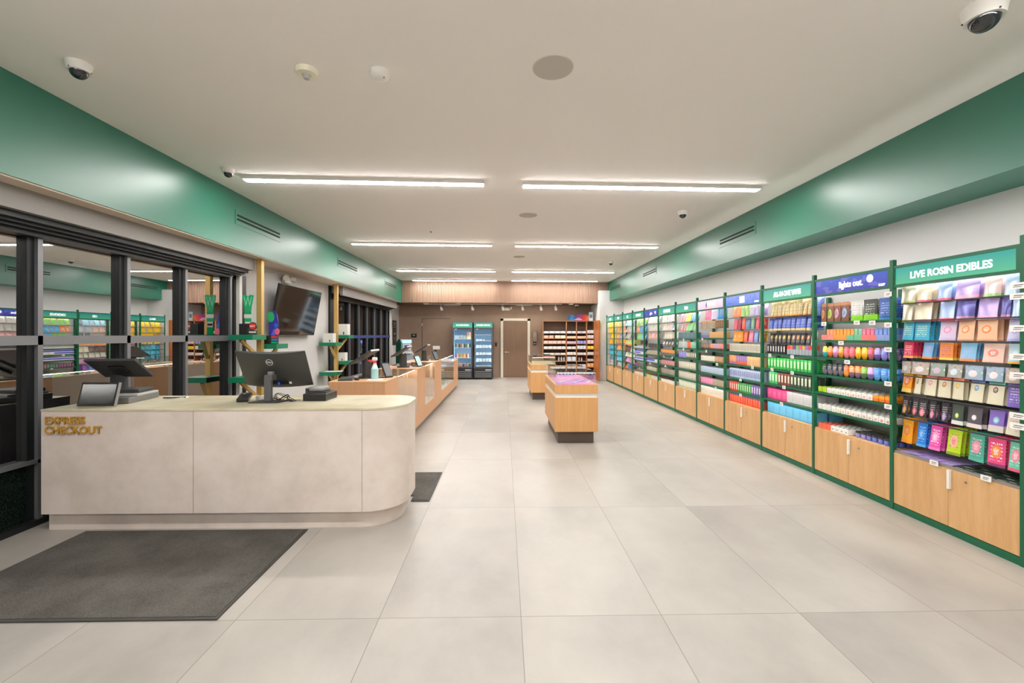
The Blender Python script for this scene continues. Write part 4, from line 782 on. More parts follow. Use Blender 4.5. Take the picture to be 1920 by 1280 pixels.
# curved monitor seen from behind
r = tag(empty('computer_monitor', (-2.03, 3.90, CZ)), 'curved charcoal monitor seen from behind with round white maker badge, express counter', 'monitor')
b = MB(); nx = 16; g = []
T = Matrix.Translation((0, .03, .275)) @ rot(radians(29))
for fy in (0, 1):
    for j, z in enumerate((-.18, -.155, .18)):
        g.append([])
        for i in range(nx+1):
            u = i/nx*2-1; x = u*.30; y = -.035*(u*u)*-1*-1 if 0 else (.04*u*u) * -1
            yy = y*-1*-1; th = .034*(1-.75*u*u)*(1 if j == 1 or j == 2 else .55)
            g[-1].append(b.bm.verts.new((x, (0.0 if fy else -th)+.026*u*u, z)))
A = g[:3]; B_ = g[3:]
for j in range(2):
    for i in range(nx):
        b.bm.faces.new((A[j][i], A[j][i+1], A[j+1][i+1], A[j+1][i])); b.bm.faces.new((B_[j][i+1], B_[j][i], B_[j+1][i], B_[j+1][i+1]))
    b.bm.faces.new((A[j][0], A[j+1][0], B_[j+1][0], B_[j][0])); b.bm.faces.new((A[j][nx], B_[j][nx], B_[j+1][nx], A[j+1][nx]))
for i in range(nx): b.bm.faces.new((A[0][i], B_[0][i], B_[0][i+1], A[0][i+1])); b.bm.faces.new((A[2][i], A[2][i+1], B_[2][i+1], B_[2][i]))
b.xf(T); mon = b.build('monitor_shell', M_dark, r, smooth=True)
b = MB(); b.box(-.11, .11, -.037, -.02, -.135, -.105); b.xf(T); b.build('port_panel', M_black, mon)
b = MB(); b.box(.025, .04, -.05, -.037, -.13, -.112); b.xf(T); b.build('blue_plug', mat('blue_plug', '#2b55d8', .4, emit='#2b55d8', es=.4), mon)
b = MB(); b.box(.12, .14, -.0345, -.03, -.13, -.11); b.xf(T); b.build('sticker', M_white, mon)
b = MB(); K = 28
for i in range(K):
    a0, a1 = 2*pi*i/K, 2*pi*(i+1)/K; q = [b.bm.verts.new((rr*cos(a), -.0355, rr*sin(a))) for rr, a in ((.031, a0), (.031, a1), (.026, a1), (.026, a0))]; b.bm.faces.new(q)
bmesh.ops.remove_doubles(b.bm, verts=b.bm.verts, dist=.0003); b.xf(T @ Matrix.Translation((0, 0, .095))); b.build('badge', mat('badge_white', '#d8dadc', .4), mon)
text('badge_text', 'DELL', .021, mat('badge_white'), mon, T @ Matrix.Translation((0, -.0355, .095)) @ Matrix.Rotation(pi/2, 4, 'X'), .0006, .03)
st = MB().prism([(-.14, -.13), (.11, -.13), (.15, .04), (-.1, .04)], 0, .008).build('stand_base', M_dark, r)
b = MB(); b.box(-.03, .03, -.08, -.045, .008, .20, bev=.004); b.box(-.028, .04, -.08, .0, .19, .235, bev=.004); b.build('stand_neck', mat('neck_grey', '#58585a', .45), r)
MB().box(-.02, .02, -.04, -.0, .2, .26, bev=.003).build('tilt_hinge', M_grey, r)
# cables
rc = random.Random(3)
for i in range(5):
    pts = []; a = rc.uniform(0, 6)
    for k in range(18):
        t = k/17; pts.append((.03+.2*t+.04*sin(a+t*9), -.02+.045*cos(a*1.3+t*8), .006+.075*max(0, sin(pi*min(1, t*1.4)))*abs(cos(a+t*5))*(1-t*.3)))
    MB().tube(pts, .0028).build('cable', M_black, r, smooth='all')
# card terminal
r = tag(empty('card_terminal', (-2.28, 3.92, CZ), .35), 'small black card terminal on a cradle left of the monitor stand', 'card reader')
b = MB(); b.box(-.045, .045, -.1, .1, 0, .03, bev=.006); b.xf(rot(radians(9))); b.xf(Matrix.Translation((0, 0, .017))); b.build('terminal_body', M_black, r)
b = MB(); b.box(-.035, .035, .03, .085, .03, .032); b.xf(rot(radians(9))); b.xf(Matrix.Translation((0, 0, .017))); b.build('screen', M_screen, r)
r = tag(empty('phone_handset', (-2.15, 4.04, CZ), -.5), 'grey and black handset lying beside the card terminal', 'handset')
MB().box(-.03, .03, -.09, .09, 0, .035, bev=.008).build('handset_body', M_lgrey, r)
r = tag(empty('cash_box', (-1.66, 4.02, CZ)), 'low black box with a grey scanner on top, right of the monitor', 'box')
MB().box(-.1, .1, -.13, .13, 0, .062, bev=.004).build('box_body', M_black, r)
MB().prism([(-.085, -.09), (.085, -.09), (.06, .09), (-.07, .09)], .062, .075).build('lid', M_dark, r)
b = MB(); b.box(-.075, .06, -.08, .08, .075, .115, bev=.018); b.build('scanner_top', M_grey, r, smooth=True)
b = MB(); b.box(-.13, -.105, -.02, .09, 0, .1, bev=.008); b.build('side_cradle', M_dark, r)
# ---------------------------------------------------------------- things on the service counters
def till(x, y, z, label, s=1.0, kb=True):
    r = tag(empty('till_terminal', (x, y, z+.0005)), label, 'till')
    MB().cyl((0, 0, 0), (0, 0, .018), .105*s, .1*s, seg=28).build('till_base', M_black, r, smooth=True)
    MB().cyl((0, 0, .018), (0, 0, .22*s), .058*s, .056*s, seg=24).build('column', M_dark, r, smooth=True)
    T = Matrix.Translation((-.03, 0, .26*s)) @ rot(0, radians(-32))
    b = MB(); b.box(-.15*s, .15*s, -.19*s, .19*s, -.01, .01, bev=.004); b.xf(T); h = b.build('screen_housing', M_dark, r)
    b = MB(); b.box(-.14*s, .14*s, -.18*s, .18*s, .01, .0112); b.xf(T); b.build('screen', M_screen, h)
    b = MB(); b.box(.151*s, .158*s, -.17*s, .17*s, -.01, .012); b.xf(T); b.build('edge_strip', M_lgrey, h)
    return r
till(-1.70, 5.5, TZ, 'black till with tilted screen on the nearest wood block')
till(-1.66, 7.3, TZ, 'black till with tilted screen on the second wood block')
till(-1.66, 9.2, TZ, 'black till with tilted screen on the third wood block', .95)
def tablet(x, y, z, label, col):
    r = tag(empty('payment_tablet', (x, y, z+.0005), radians(58)), label, 'tablet')
    T = Matrix.Translation((0, 0, .094)) @ rot(radians(-28))
    b = MB(); b.box(-.06, .06, -.009, .009, -.1, .1, bev=.004); b.xf(T); h = b.build('tablet_body', M_black, r)
    b = MB(); b.box(-.05, .05, -.0105, -.009, -.085, .085); b.xf(T); b.build('screen', mat(*col), h)
    MB().box(-.05, .05, .0, .1, 0, .01, bev=.003).build('stand', M_dark, r)
tablet(-1.46, 5.52, TZ, 'black tablet leaning at the customer edge of the nearest wood block', ('grey_glass', '#7d7f82', .2))
tablet(-1.44, 7.42, TZ, 'tablet with pale teal screen leaning on the second wood block', ('teal_glass', '#86b4b4', .2))
tablet(-1.44, 9.3, TZ, 'tablet with grey screen leaning on the third wood block', ('slate_glass', '#5f7078', .2))
r = tag(empty('keyboard', (-1.88, 5.3, TZ+.0005), .25), 'black keyboard at the left of the nearest wood block', 'keyboard')
MB().box(-.08, .08, -.18, .18, 0, .016, bev=.003).build('keyboard_body', M_dark, r)
MB().box(-.07, .07, -.17, .17, .016, .02).build('keys', M_black, r)
r = tag(empty('computer_mouse', (-1.73, 5.22, TZ+.0005), .3), 'black mouse beside the keyboard', 'mouse')
MB().sph((0, 0, .014), .033, .052, .018, seg=18).build('mouse_body', M_black, r, smooth='all'); MB().box(-.003, .003, -.03, -.01, .03, .034).build('scroll_wheel', M_grey, r)
r = tag(empty('spray_bottle', (-1.545, 5.3, TZ+.002)), 'clear spray bottle of pale blue liquid with red and white trigger', 'spray bottle')
b = MB(); b.cyl((0, 0, 0), (0, 0, .125), .043, .043, seg=24).cyl((0, 0, .125), (0, 0, .135), .043, .036, seg=24); b.build('bottle_body', mat('blue_liquid', '#a9d5d8', .15, spec=.6), r, smooth=True)
MB().cyl((0, 0, .135), (0, 0, .195), .036, .016, seg=24).build('bottle_neck', mat('cloudy_plastic', '#d6dde0', .25), r, smooth=True)
MB().cyl((0, 0, .195), (0, 0, .222), .021, .018, seg=20).build('collar', mat('red_plastic', '#e2493f', .35), r, smooth=True)
b = MB(); b.box(-.012, .012, -.03, .03, .222, .262, bev=.006); b.xf(rot(0, 0, pi/2)); b.build('spray_head', M_white, r)
b = MB(); b.prism([(0, 0), (.05, -.012), (.053, .0), (.02, .03), (0, .03)], -.009, .009); b.xf(Matrix.Translation((-.028, 0, .238)) @ Matrix.Rotation(pi/2, 4, 'X') @ Matrix.Rotation(radians(200), 4, 'Z')); b.build('trigger', mat('red_plastic'), r)
r = tag(empty('paper_sheet', (-1.53, 5.27, TZ+.0005), .2), 'white paper under the spray bottle', 'paper'); MB().box(-.09, .09, -.07, .07, 0, .001).build('sheet', M_paper, r)
r = tag(empty('tablet_stand', (-1.78, 11.5, TZ)), 'small dark stand with pale screen on the long display case', 'stand')
MB().cyl((0, 0, 0), (0, 0, .17), .03, .03).build('column', M_black, r, smooth=True)
b = MB(); b.box(-.09, .09, -.01, .01, -.05, .05); b.xf(Matrix.Translation((.02, 0, .2)) @ rot(radians(-30), 0, .3)); b.build('screen', M_lgrey, r)
# wares in the long display case
for i in range(7):
    put('carton' if i % 2 else 'jar', -1.5, 9.85+.28*i, .3365 if i % 2 else .3365, .1, .09, .09, (P('#4f9a55'), P('#d8b48c'), P('#c0c4c8'))[i % 3], ['green jar, nearest ware on the bed of the long display case', 'tan carton on the bed of the long display case, nearest', 'silver jar on the bed of the long display case', 'green carton on the bed of the long display case', 'tan jar on the bed of the long display case', 'silver carton on the bed of the long display case', 'green jar at the far end bed of the long case'][i], None, 0)
for i in range(6):
    put('carton', -1.52, 9.9+.3*i, .5265 if i % 2 else .7465, .12, .07, .1, (P('#e8e4dc'), P('#b0a89c'))[i % 2], '%s small %s carton on a glass shelf of the long display case' % (NTH[i]+'-nearest', ('white', 'taupe')[i % 2]), None, 0)
for i in range(9):
    put('carton', .84+.05*i, 6.42+.09*(i % 4), .847, .03, .012, .15, P('#f4eef6'), '%s white pen box lying under the pink island glass' % (NTH[i]+'-from-left'), 'white pen boxes in the pink island', -.5)
for i in range(8):
    put('bottle', .80+.06*i, 7.5, .847, .03, .08, .03, P('#f0eaf2'), '%s small white bottle at the back of the pink island' % (NTH[i]+'-from-left'), 'white bottles in the pink island', 0)
# ---------------------------------------------------------------- brass poles with green shelves
def pole(x, y, label):
    r = tag(empty('display_pole', (x, y, 0)), label, 'display pole')
    b = MB(); b.box(-.035, .035, -.035, .035, .012, SB-.012); b.build('pole', M_brass, r)
    MB().box(-.06, .06, -.06, .06, SB-.012, SB).build('ceiling_plate', M_brass, r)
    MB().box(-.045, -.0395, -.03, .03, .02, SB-.02).build('groove', mat('dark_brass', '#7d5f2a', .4, .8), r) if 0 else None
    return r
def pshelf(r, x0, x1, y0, y1, zt, strut):
    px, py = r.location.x, r.location.y
    s = MB().box(x0-px, x1-px, y0-py, y1-py, zt-.07, zt, bev=.002).build('shelf', mat('shelf_green', '#0f7d59', .4), r)
    b = MB(); a = Vector((strut[0]-px, strut[1]-py, zt-.075)); c = Vector((.0, -.03 if strut[1] < py else .03, zt-.33))
    d = c-a; M = Matrix.Translation((a+c)/2) @ d.to_track_quat('Z', 'Y').to_matrix().to_4x4(); b.box(-.02, .02, -.02, .02, -d.length/2, d.length/2); b.xf(M); b.build('strut', M_brass, r)
p1 = pole(-3.50, 6.40, 'tall brass pole with green box shelves behind the express counter')
pshelf(p1, -3.72, -3.39, 6.01, 6.355, 1.545, (-3.6, 6.1)); pshelf(p1, -3.56, -3.30, 6.46, 6.80, 1.41, (-3.4, 6.65)); pshelf(p1, -3.72, -3.39, 6.01, 6.355, .965, (-3.6, 6.1))
p2 = pole(-3.57, 9.45, 'tall brass pole with green box shelves before the far dark windows')
for a in ((-3.77, -3.43, 9.05, 9.39, 1.387, (-3.6, 9.2)), (-3.66, -3.33, 9.51, 9.83, 1.54, (-3.45, 9.7)), (-3.66, -3.33, 9.51, 9.83, .98, (-3.45, 9.7)), (-3.77, -3.43, 9.05, 9.39, .784, (-3.6, 9.2))): pshelf(p2, *a)
MB().box(-.06, .06, -.06, .06, 0, .012).build('floor_plate', M_brass, p1); MB().box(-.06, .06, -.06, .06, 0, .012).build('floor_plate', M_brass, p2)
# signs and boxes on the first pole
z = 1.5455
r = tag(empty('acrylic_sign', (-3.60, 6.27, z)), 'tall green acrylic stand sign with large W emblem and white panels', 'sign'); r.scale = (.85, 1, 1.5)
gm_ = mat('bright_green_acrylic', '#18a366', .25, emit='#18a366', es=.15)
b = MB(); b.prism([(-.05, 0), (.05, 0), (.055, .21), (-.055, .21)], -.004, .004); b.xf(Matrix.Rotation(pi/2, 4, 'X')); b.build('sign_panel', gm_, r)
b = MB(); b.prism([(-.05, .205), (.05, .205), (.06, .26), (.095, .37), (.03, .375), (0, .355), (-.03, .375), (-.095, .37), (-.06, .26)], -.004, .004); b.xf(Matrix.Rotation(pi/2, 4, 'X')); b.build('emblem', gm_, r)
text('lettering', 'W', .13, mat('pale_green_line', '#8fe0b8', .4), r, Matrix.Translation((0, -.0045, .305)) @ Matrix.Rotation(pi/2, 4, 'X'), .0008)
MB().box(-.06, .06, -.0065, -.0045, .155, .19).build('white_panel', M_white, r); MB().box(-.045, .045, -.0065, -.0045, .07, .12).build('white_panel', M_white, r); MB().box(-.04, .04, -.0078, -.0066, .085, .105).build('print', M_black, r)
r = tag(empty('black_box', (-3.535, 6.1, z)), 'matt black cube box on the upper left green shelf', 'box'); MB().box(-.055, .055, -.06, .06, 0, .15, bev=.002).build('box_body', M_black, r)
r = tag(empty('badge_sign', (-3.425, 6.08, z)), 'small sign with red octagonal badge over a dark lettered base', 'sign')
b = MB(); b.cyl((0, -.008, .115), (0, .008, .115), .058, seg=8); b.build('badge', mat('badge_black', '#2a1c1c', .4), r)
b = MB(); b.cyl((0, -.0095, .115), (0, -.0085, .115), .048, seg=8); b.build('badge_face', mat('badge_red', '#e03a34', .4), r)
text('lettering', 'BEST', .034, M_white, r, Matrix.Translation((0, -.0105, .115)) @ Matrix.Rotation(pi/2, 4, 'X'), .0006, .02)
MB().box(-.055, .055, -.008, .008, 0, .06).build('base', M_dark, r); MB().box(-.048, .048, -.01, -.0085, .025, .045).build('print', M_white, r)
z = 1.4105
r = tag(empty('black_box', (-3.475, 6.55, z)), 'matt black cube box on the lower right green shelf', 'box'); MB().box(-.05, .05, -.06, .06, 0, .125, bev=.002).build('box_body', M_black, r)
r = tag(empty('stacked_card_sign', (-3.365, 6.54, z)), 'small card with red, blue and green bands beside the black box', 'sign')
b = MB().box(-.048, .048, -.012, .012, 0, .12); h = b.build('card', M_dark, r)
for i, cc in enumerate(('#27a86a', '#3a8fd8', '#e0404c')): MB().box(-.044, .044, -.0135, -.0122, .008+.04*i, .034+.04*i).build('band', mat('band_%d' % i, cc, .4), h)
r = tag(empty('curved_sign', (-3.475, 6.72, z)), 'indigo curved stand sign with green disc and coloured dots', 'sign'); r.scale = (.92, 1, 1.3)
b = MB(); b.prism([(-.07, 0), (.07, 0), (.075, .26), (.05, .35), (0, .385), (-.05, .35), (-.075, .26)], -.005, .005); b.xf(Matrix.Rotation(pi/2, 4, 'X')); h = b.build('sign_panel', mat('indigo_acrylic', '#3a3aa8', .3), r)
for i, (x, zz, rr, cc) in enumerate(((-.045, .31, .06, '#2fb86a'), (.04, .21, .028, '#2c6cd8'), (.06, .14, .038, '#f0708c'), (.055, .04, .028, '#d84048'))):
    MB().cyl((x, -.012, zz), (x, -.0055, zz), rr, seg=26).build('disc', mat('disc_%d' % i, cc, .35), h)
b = MB(); b.prism([(-.06, .01), (.01, .01), (.03, .12), (.06, .17), (0, .17), (-.04, .1)], .0055, .008); b.xf(Matrix.Rotation(pi/2, 4, 'X')); b.build('wave', mat('wave_violet', '#6a6ae0', .35), h)
# items on the second pole
def carton_on(x, y, z, w, h, label, mark=True, d=.16):
    r = tag(empty('white_carton', (x, y, z+.0005)), label, 'box'); MB().box(-w/2, w/2, -d/2, d/2, 0, h, bev=.003).build('box_body', M_white, r)
    if mark: b = MB(); b.box(w*.1, w*.2, -d/2-.0012, -d/2-.0002, .01, h*.3); b.build('print', M_dark, r)
carton_on(-3.50, 9.67, 1.54, .24, .24, 'large white carton on the upper right green shelf of the far pole')
carton_on(-3.61, 9.2, 1.387, .2, .19, 'white carton on the upper left green shelf of the far pole')
carton_on(-3.52, 9.67, .98, .17, .18, 'white carton on the lower right green shelf of the far pole')
r = tag(empty('magazine', (-3.55, 9.22, .7845), .2), 'open magazine with red corner on the lowest green shelf', 'magazine'); MB().box(-.17, .19, -.12, .12, 0, .006).build('pages', M_paper, r); MB().box(-.17, -.12, -.12, -.05, .006, .0068).build('red_print', mat('badge_red'), r)
r = tag(empty('tall_bottle', (-3.50, 9.2, .7915+0)), 'blank', 'x') if 0 else None
# ---------------------------------------------------------------- television, emergency lights, poster
TT = Vector((-3.55, 7.05, 2.36)); TB = Vector((-3.70, 7.05, 1.54)); up = (TT-TB).normalized(); nrm = Vector((0, 1, 0)).cross(up).normalized()
if nrm.x < 0: nrm = -nrm
Mx = Matrix((( 0, up.x, nrm.x, (TT.x+TB.x)/2), (1, up.y, nrm.y, 7.86), (0, up.z, nrm.z, (TT.z+TB.z)/2), (0, 0, 0, 1)))
r = tag(empty('television', (-3.8, 7.86, 1.95)), 'large dark wall television tilted forward beside the first brass pole', 'television')
inv = Matrix.Translation((3.8, -7.86, -1.95))
b = MB(); b.box(-.80, .80, -.42, .42, -.035, 0, bev=.004); b.xf(inv @ Mx); h = b.build('tv_housing', M_black, r)
b = MB(); b.box(-.79, .79, -.405, .412, 0, .0015); b.xf(inv @ Mx); b.build('screen', mat('tv_screen', '#241f1b', .06, spec=.6), h)
MB().box(-.018, .12, -.2, .2, -.15, .15).build('wall_bracket', M_dark, r)
def emlight(loc, rz, label):
    r = tag(empty('emergency_light', loc, rz), label, 'emergency light')
    MB().box(-.11, .11, -.06, 0, -.06, .05, bev=.012).build('light_body', M_white, r, smooth=True)
    for s in (-1, 1): MB().cyl((s*.1, -.04, .035), (s*.16, -.1, .015), .045, .05, seg=18).build('lamp_head', M_offwhite, r, smooth=True)
emlight((-3.815, 7.75, 2.5), pi/2, 'white twin-head emergency light on the wall above the television')
emlight((.1, 16.1, 2.5), 0, 'white twin-head emergency light on the brown back wall above the door')
emlight((-3.815, 15.3, 2.54), pi/2, 'white twin-head emergency light at the far end of the left wall')
r = tag(empty('wall_poster', (-3.815, 15.42, 1.62)), 'tall narrow black poster with white print on the far left wall', 'poster')
MB().box(0, .01, -.27, .27, -.43, .43).build('poster_panel', mat('poster_black', '#2c2a2b', .5), r)
b = MB()
for i, (zz, w, h_) in enumerate(((.34, .15, .03), (.27, .1, .03), (.19, .17, .02), (.08, .12, .008), (-.03, .09, .07), (-.16, .13, .012), (-.2, .13, .012), (-.25, .1, .012))): MB().box(.0102, .0115, -w, w, zz-h_/2, zz+h_/2).build('print', M_lgrey, r)
b.bm.free()
# ---------------------------------------------------------------- cash machine
r = tag(empty('cash_machine', (-3.22, 14.45, 0), radians(42)), 'freestanding cash machine with green side and blue glowing header', 'cash machine')
def side(pts, x0, x1, m, nm, par):
    b = MB(); b.prism(pts, x0, x1); b.xf(Matrix(((0, 0, 1, 0), (1, 0, 0, 0), (0, 1, 0, 0), (0, 0, 0, 1)))); return b.build(nm, m, par)
prof = [(-.2, 0), (.25, 0), (.25, 1.25), (.1, 1.4), (-.02, 1.4), (-.08, 1.3), (-.06, 1.05), (-.2, .9)]
side(prof, -.17, .17, mat('atm_grey', '#8e9298', .4), 'machine_body', r)
side([(p[0]*1.04, p[1]*1.005) for p in prof], -.2, -.171, mat('atm_green', '#2b7a5c', .4), 'side_panel', r); side([(p[0]*1.04, p[1]*1.005) for p in prof], .171, .2, M_grey, 'side_panel', r)
b = MB(); b.box(-.15, .15, -.1, -.08, 1.28, 1.37); b.build('header_light', mat('atm_header', '#4a6cff', .3, emit='#7fb0ff', es=3.0), r)
b = MB(); b.box(-.13, .13, -.012, .0, -.1, .1); b.xf(Matrix.Translation((0, -.085, 1.16)) @ rot(radians(-6))); h = b.build('screen_bezel', M_lgrey, r)
b = MB(); b.box(-.09, .09, -.014, -.012, -.06, .06); b.xf(Matrix.Translation((0, -.085, 1.16)) @ rot(radians(-6))); b.build('screen', mat('atm_screen', '#20305a', .2, emit='#3a5aa8', es=.6), h)
b = MB(); b.box(-.12, .12, -.24, -.1, .94, .97, bev=.008); b.build('keypad_shelf', M_lgrey, r)
b = MB(); b.box(-.08, .08, -.225, -.2, .62, .66); b.build('glow_slot', mat('atm_slot', '#4a8cff', .3, emit='#5a9cff', es=3.0), r)
r = tag(empty('door_sign', (-3.28, YB-.002, 1.52)), 'small black restroom style sign on the brown back wall', 'sign'); MB().box(-.1, .1, -.012, 0, -.07, .07).build('sign_plate', M_black, r); MB().prism([(-.05, .03), (.05, .03), (0, -.02)], 0, .002, None, Matrix.Translation((0, -.0125, 0)) @ Matrix.Rotation(pi/2, 4, 'X')).build('emblem', M_lgrey, r)
r = tag(empty('wall_phone', (1.13, YB-.002, 1.5)), 'beige wall dispenser box right of the back door', 'dispenser'); MB().box(-.09, .09, -.1, 0, -.2, .2, bev=.015).build('dispenser_body', mat('taupe_plastic', '#8d7a68', .5), r); MB().box(-.06, .06, -.102, -.1, -.02, .15).build('front_panel', mat('taupe_light', '#a08d7a', .5), r)
r = tag(empty('door_sign', (1.12, YB-.002, 1.22)), 'small black square sign below the beige dispenser', 'sign'); MB().box(-.06, .06, -.01, 0, -.06, .06).build('sign_plate', M_black, r); MB().box(-.03, .03, -.0115, -.01, -.01, .02).build('print', M_lgrey, r)
r = tag(empty('access_reader', (-.29, YB-.002, 1.2)), 'small black card reader left of the back door', 'card reader'); MB().box(-.035, .035, -.03, 0, -.07, .07, bev=.006).build('reader_body', M_black, r); MB().box(-.006, .006, -.032, -.03, .03, .04).build('indicator', M_lgrey, r)
# ---------------------------------------------------------------- track lights, ceiling diffusers in the alcove
r = tag(empty('track_rail', (-.45, 15.2, SB)), 'long white lighting track under the alcove ceiling', 'lighting track'); MB().box(-2.3, 2.45, -.018, .018, -.03, 0).build('rail', M_white, r); MB().box(-1.0, -.75, -.05, .05, -.04, -.03).build('power_feed', M_white, r) if 0 else None
for i, px in enumerate((-2.17, -1.1, -.05, .63, 1.27, 1.78)):
    r = tag(empty('track_spotlight', (px, 15.2, SB-.0305)), 'white track spotlight, %s from the left' % NTH[i], 'spotlight', 'track spotlights')
    MB().cyl((0, 0, 0), (0, 0, -.06), .012).build('stem', M_white, r)
    b = MB(); b.cyl((0, 0, .06), (0, 0, -.07), .035, .05, seg=20); b.xf(Matrix.Translation((.01, .02, -.12)) @ rot(radians(25), radians(-15))); b.build('spot_head', M_white, r, smooth=True)
    b = MB(); b.cyl((0, 0, -.07), (0, 0, -.073), .042, seg=20); b.xf(Matrix.Translation((.01, .02, -.12)) @ rot(radians(25), radians(-15))); b.build('spot_lens', mat('spot_lens', '#ffffff', .4, emit='#fff2e0', es=160), r)
for x, nm in ((-1.85, 'left'), (.72, 'right')):
    r = tag(empty('air_diffuser', (x, 15.65, SB)), 'white square air diffuser in the alcove ceiling, %s one' % nm, 'air vent'); MB().box(-.3, .3, -.15, .15, -.02, 0).build('diffuser_frame', M_lgrey, r); MB().box(-.24, .24, -.1, .1, -.026, -.02).build('diffuser_plate', M_white, r)
for x, y, nm in ((-2.65, 15.0, 'left'), (-1.55, 15.0, 'middle'), (2.3, 15.08, 'right')):
    r = tag(empty('smoke_detector', (x, y, SB)), 'small white smoke detector in the alcove ceiling, %s one' % nm, 'smoke detector'); MB().cyl((0, 0, 0), (0, 0, -.04), .1, .07).build('detector_body', M_white, r, smooth=True); MB().cyl((0, 0, -.04), (0, 0, -.05), .03, .02).build('sensor', M_lgrey, r, smooth=True)
dome(2.6, 15.7, 'small white dome camera in the right corner of the alcove ceiling', z=SB)
# ---------------------------------------------------------------- drinks fridges
def fridge(x0, x1, label, teal):
    w = (x1-x0)/2; r = tag(empty('drinks_fridge', ((x0+x1)/2, 15.32, 0)), label, 'fridge')
    bk = mat('fridge_black', '#232427', .35)
    MB().box(-w, -w+.04, .03, .76, .03, 1.98).build('side_wall', bk, r); MB().box(w-.04, w, .03, .76, .03, 1.98).build('side_wall', bk, r)
    MB().box(-w+.04, w-.04, .72, .76, .03, 1.98).build('back_wall', bk, r); MB().box(-w+.04, w-.04, .03, .72, 1.78, 1.98).build('top_box', bk, r)
    b = MB(); b.box(-w+.04, w-.04, .05, .72, .03, .4); b.build('compressor_box', bk, r)
    lin_ = mat('fridge_liner', '#b9d3e6', .5, emit='#6fa8d8', es=.22)  # liner glows blue by itself, standing in for light inside the fridge
    MB().box(-w+.041, w-.041, .70, .719, .4, 1.78).build('liner', lin_, r)
    for s in (-1, 1): MB().box(s*(w-.041)-.004, s*(w-.041)+.004, .06, .70, .4, 1.78).build('liner', lin_, r); MB().box(s*(w-.049)-.004, s*(w-.049)+.004, .032, .05, .45, 1.72).build('led_strip', mat('cool_led', '#ffffff', .4, emit='#e6f2ff', es=16), r)
    sp = MB().box(-w+.015, w-.015, .0, .03, 1.80, 1.975).build('header_sign', teal, r)
    text('lettering', 'LIVE ROSIN EDIBLES' if x0 < -1.5 else 'INFUSED DRINKS', .07, M_letter, sp, Matrix.Translation((0, -.002, 1.885)) @ Matrix.Rotation(pi/2, 4, 'X'), .001, .02, sx=.72 if x0 < -1.5 else .9)
    fr = mat('fridge_frame', '#55595f', .35, .4)
    b = MB(); b.box(-w, -w+.055, 0, .028, .4, 1.79).box(w-.055, w, 0, .028, .4, 1.79).box(-w+.055, w-.055, 0, .028, .4, .45).box(-w+.055, w-.055, 0, .028, 1.72, 1.79); d = b.build('fridge_door', fr, r)
    MB().box(-w+.055, w-.055, .01, .016, .45, 1.72).build('door_glass', M_glass, d); MB().box(-w+.005, -w+.025, -.035, -.001, .85, 1.2, bev=.004).build('door_handle', M_black, d)
    MB().box(-w+.08, -w+.16, -.003, -.0005, 1.735, 1.755).build('maker_badge', M_white, d)
    g = MB(); g.box(-w, w, .01, .045, .05, .39); gr = g.build('grille_panel', bk, r)
    for z in (.08, .14, .2, .26): MB().box(-w+.05, w-.05, .003, .0095, z, z+.02).build('grille_slat', M_grey, gr)
    MB().box(w-.26, w-.03, .003, .0095, .31, .35).build('label_plate', M_lgrey, gr); MB().box(w-.08, w-.03, .001, .0028, .315, .345).build('blue_label', mat('blue_plug'), gr)
    for z in (.62, .86, 1.1, 1.34, 1.55) if x0 > -1.5 else (.75, 1.1, 1.4): MB().box(-w+.05, w-.05, .09, .69, z-.008, z).build('wire_shelf', M_white, r)
    return (x0+x1)/2, w
cx, w = fridge(-1.79, -1.09, 'left black glass door fridge with teal header, cans and boxes inside', SG)
cols = {1.4: ['#dfe9f2']*7, 1.1: ['#3a4a46', '#8fb848', '#2c3236', '#c8503c', '#e8e4da', '#2f3a44', '#5a8a4a', '#d8d4cc', '#30343a'], .75: ['#7a5cc0', '#e8c050', '#e0604a', '#8ac45a', '#e89a3c', '#e8d04a', '#c84a6a', '#f0e0c0']}
cn = {'#dfe9f2': 'white', '#3a4a46': 'dark green', '#8fb848': 'lime', '#2c3236': 'black', '#c8503c': 'red', '#e8e4da': 'cream', '#2f3a44': 'navy', '#5a8a4a': 'green', '#d8d4cc': 'silver', '#30343a': 'charcoal', '#7a5cc0': 'purple', '#e8c050': 'gold', '#e0604a': 'coral', '#8ac45a': 'light green', '#e89a3c': 'orange', '#e8d04a': 'yellow', '#c84a6a': 'raspberry', '#f0e0c0': 'ivory'}
for z, cc in cols.items():
    for i, c in enumerate(cc): put('can', cx-w+.1+.062*i, 15.5, z+.001, .055, .13, .055, P(c), '%s-from-left %s can on the %s shelf of the left fridge' % (NTH[i], cn[c], {1.4: 'top', 1.1: 'middle', .75: 'lower'}[z]), 'cans on the %s shelf of the left fridge' % {1.4: 'top', 1.1: 'middle', .75: 'lower'}[z], 0)
put('carton', cx+.21, 15.5, 1.401, .14, .24, .1, P('#f0a86a', '#e8e8c8', .35, '#6a7ac8', .2, .7), 'orange carton at the right of the top shelf, left fridge', None, 0)
for i in range(7): put('bottle', cx-w+.14+.075*i, 15.5, .402, .06, .16, .06, P('#e8853a' if i % 3 else '#4a3c34'), '%s-from-left %s bottle on the floor of the left fridge' % (NTH[i], 'orange' if i % 3 else 'brown'), 'bottles on the floor of the left fridge', 0)
cx, w = fridge(-1.054, -.388, 'right black glass door fridge with teal header and pale boxes inside', SG)
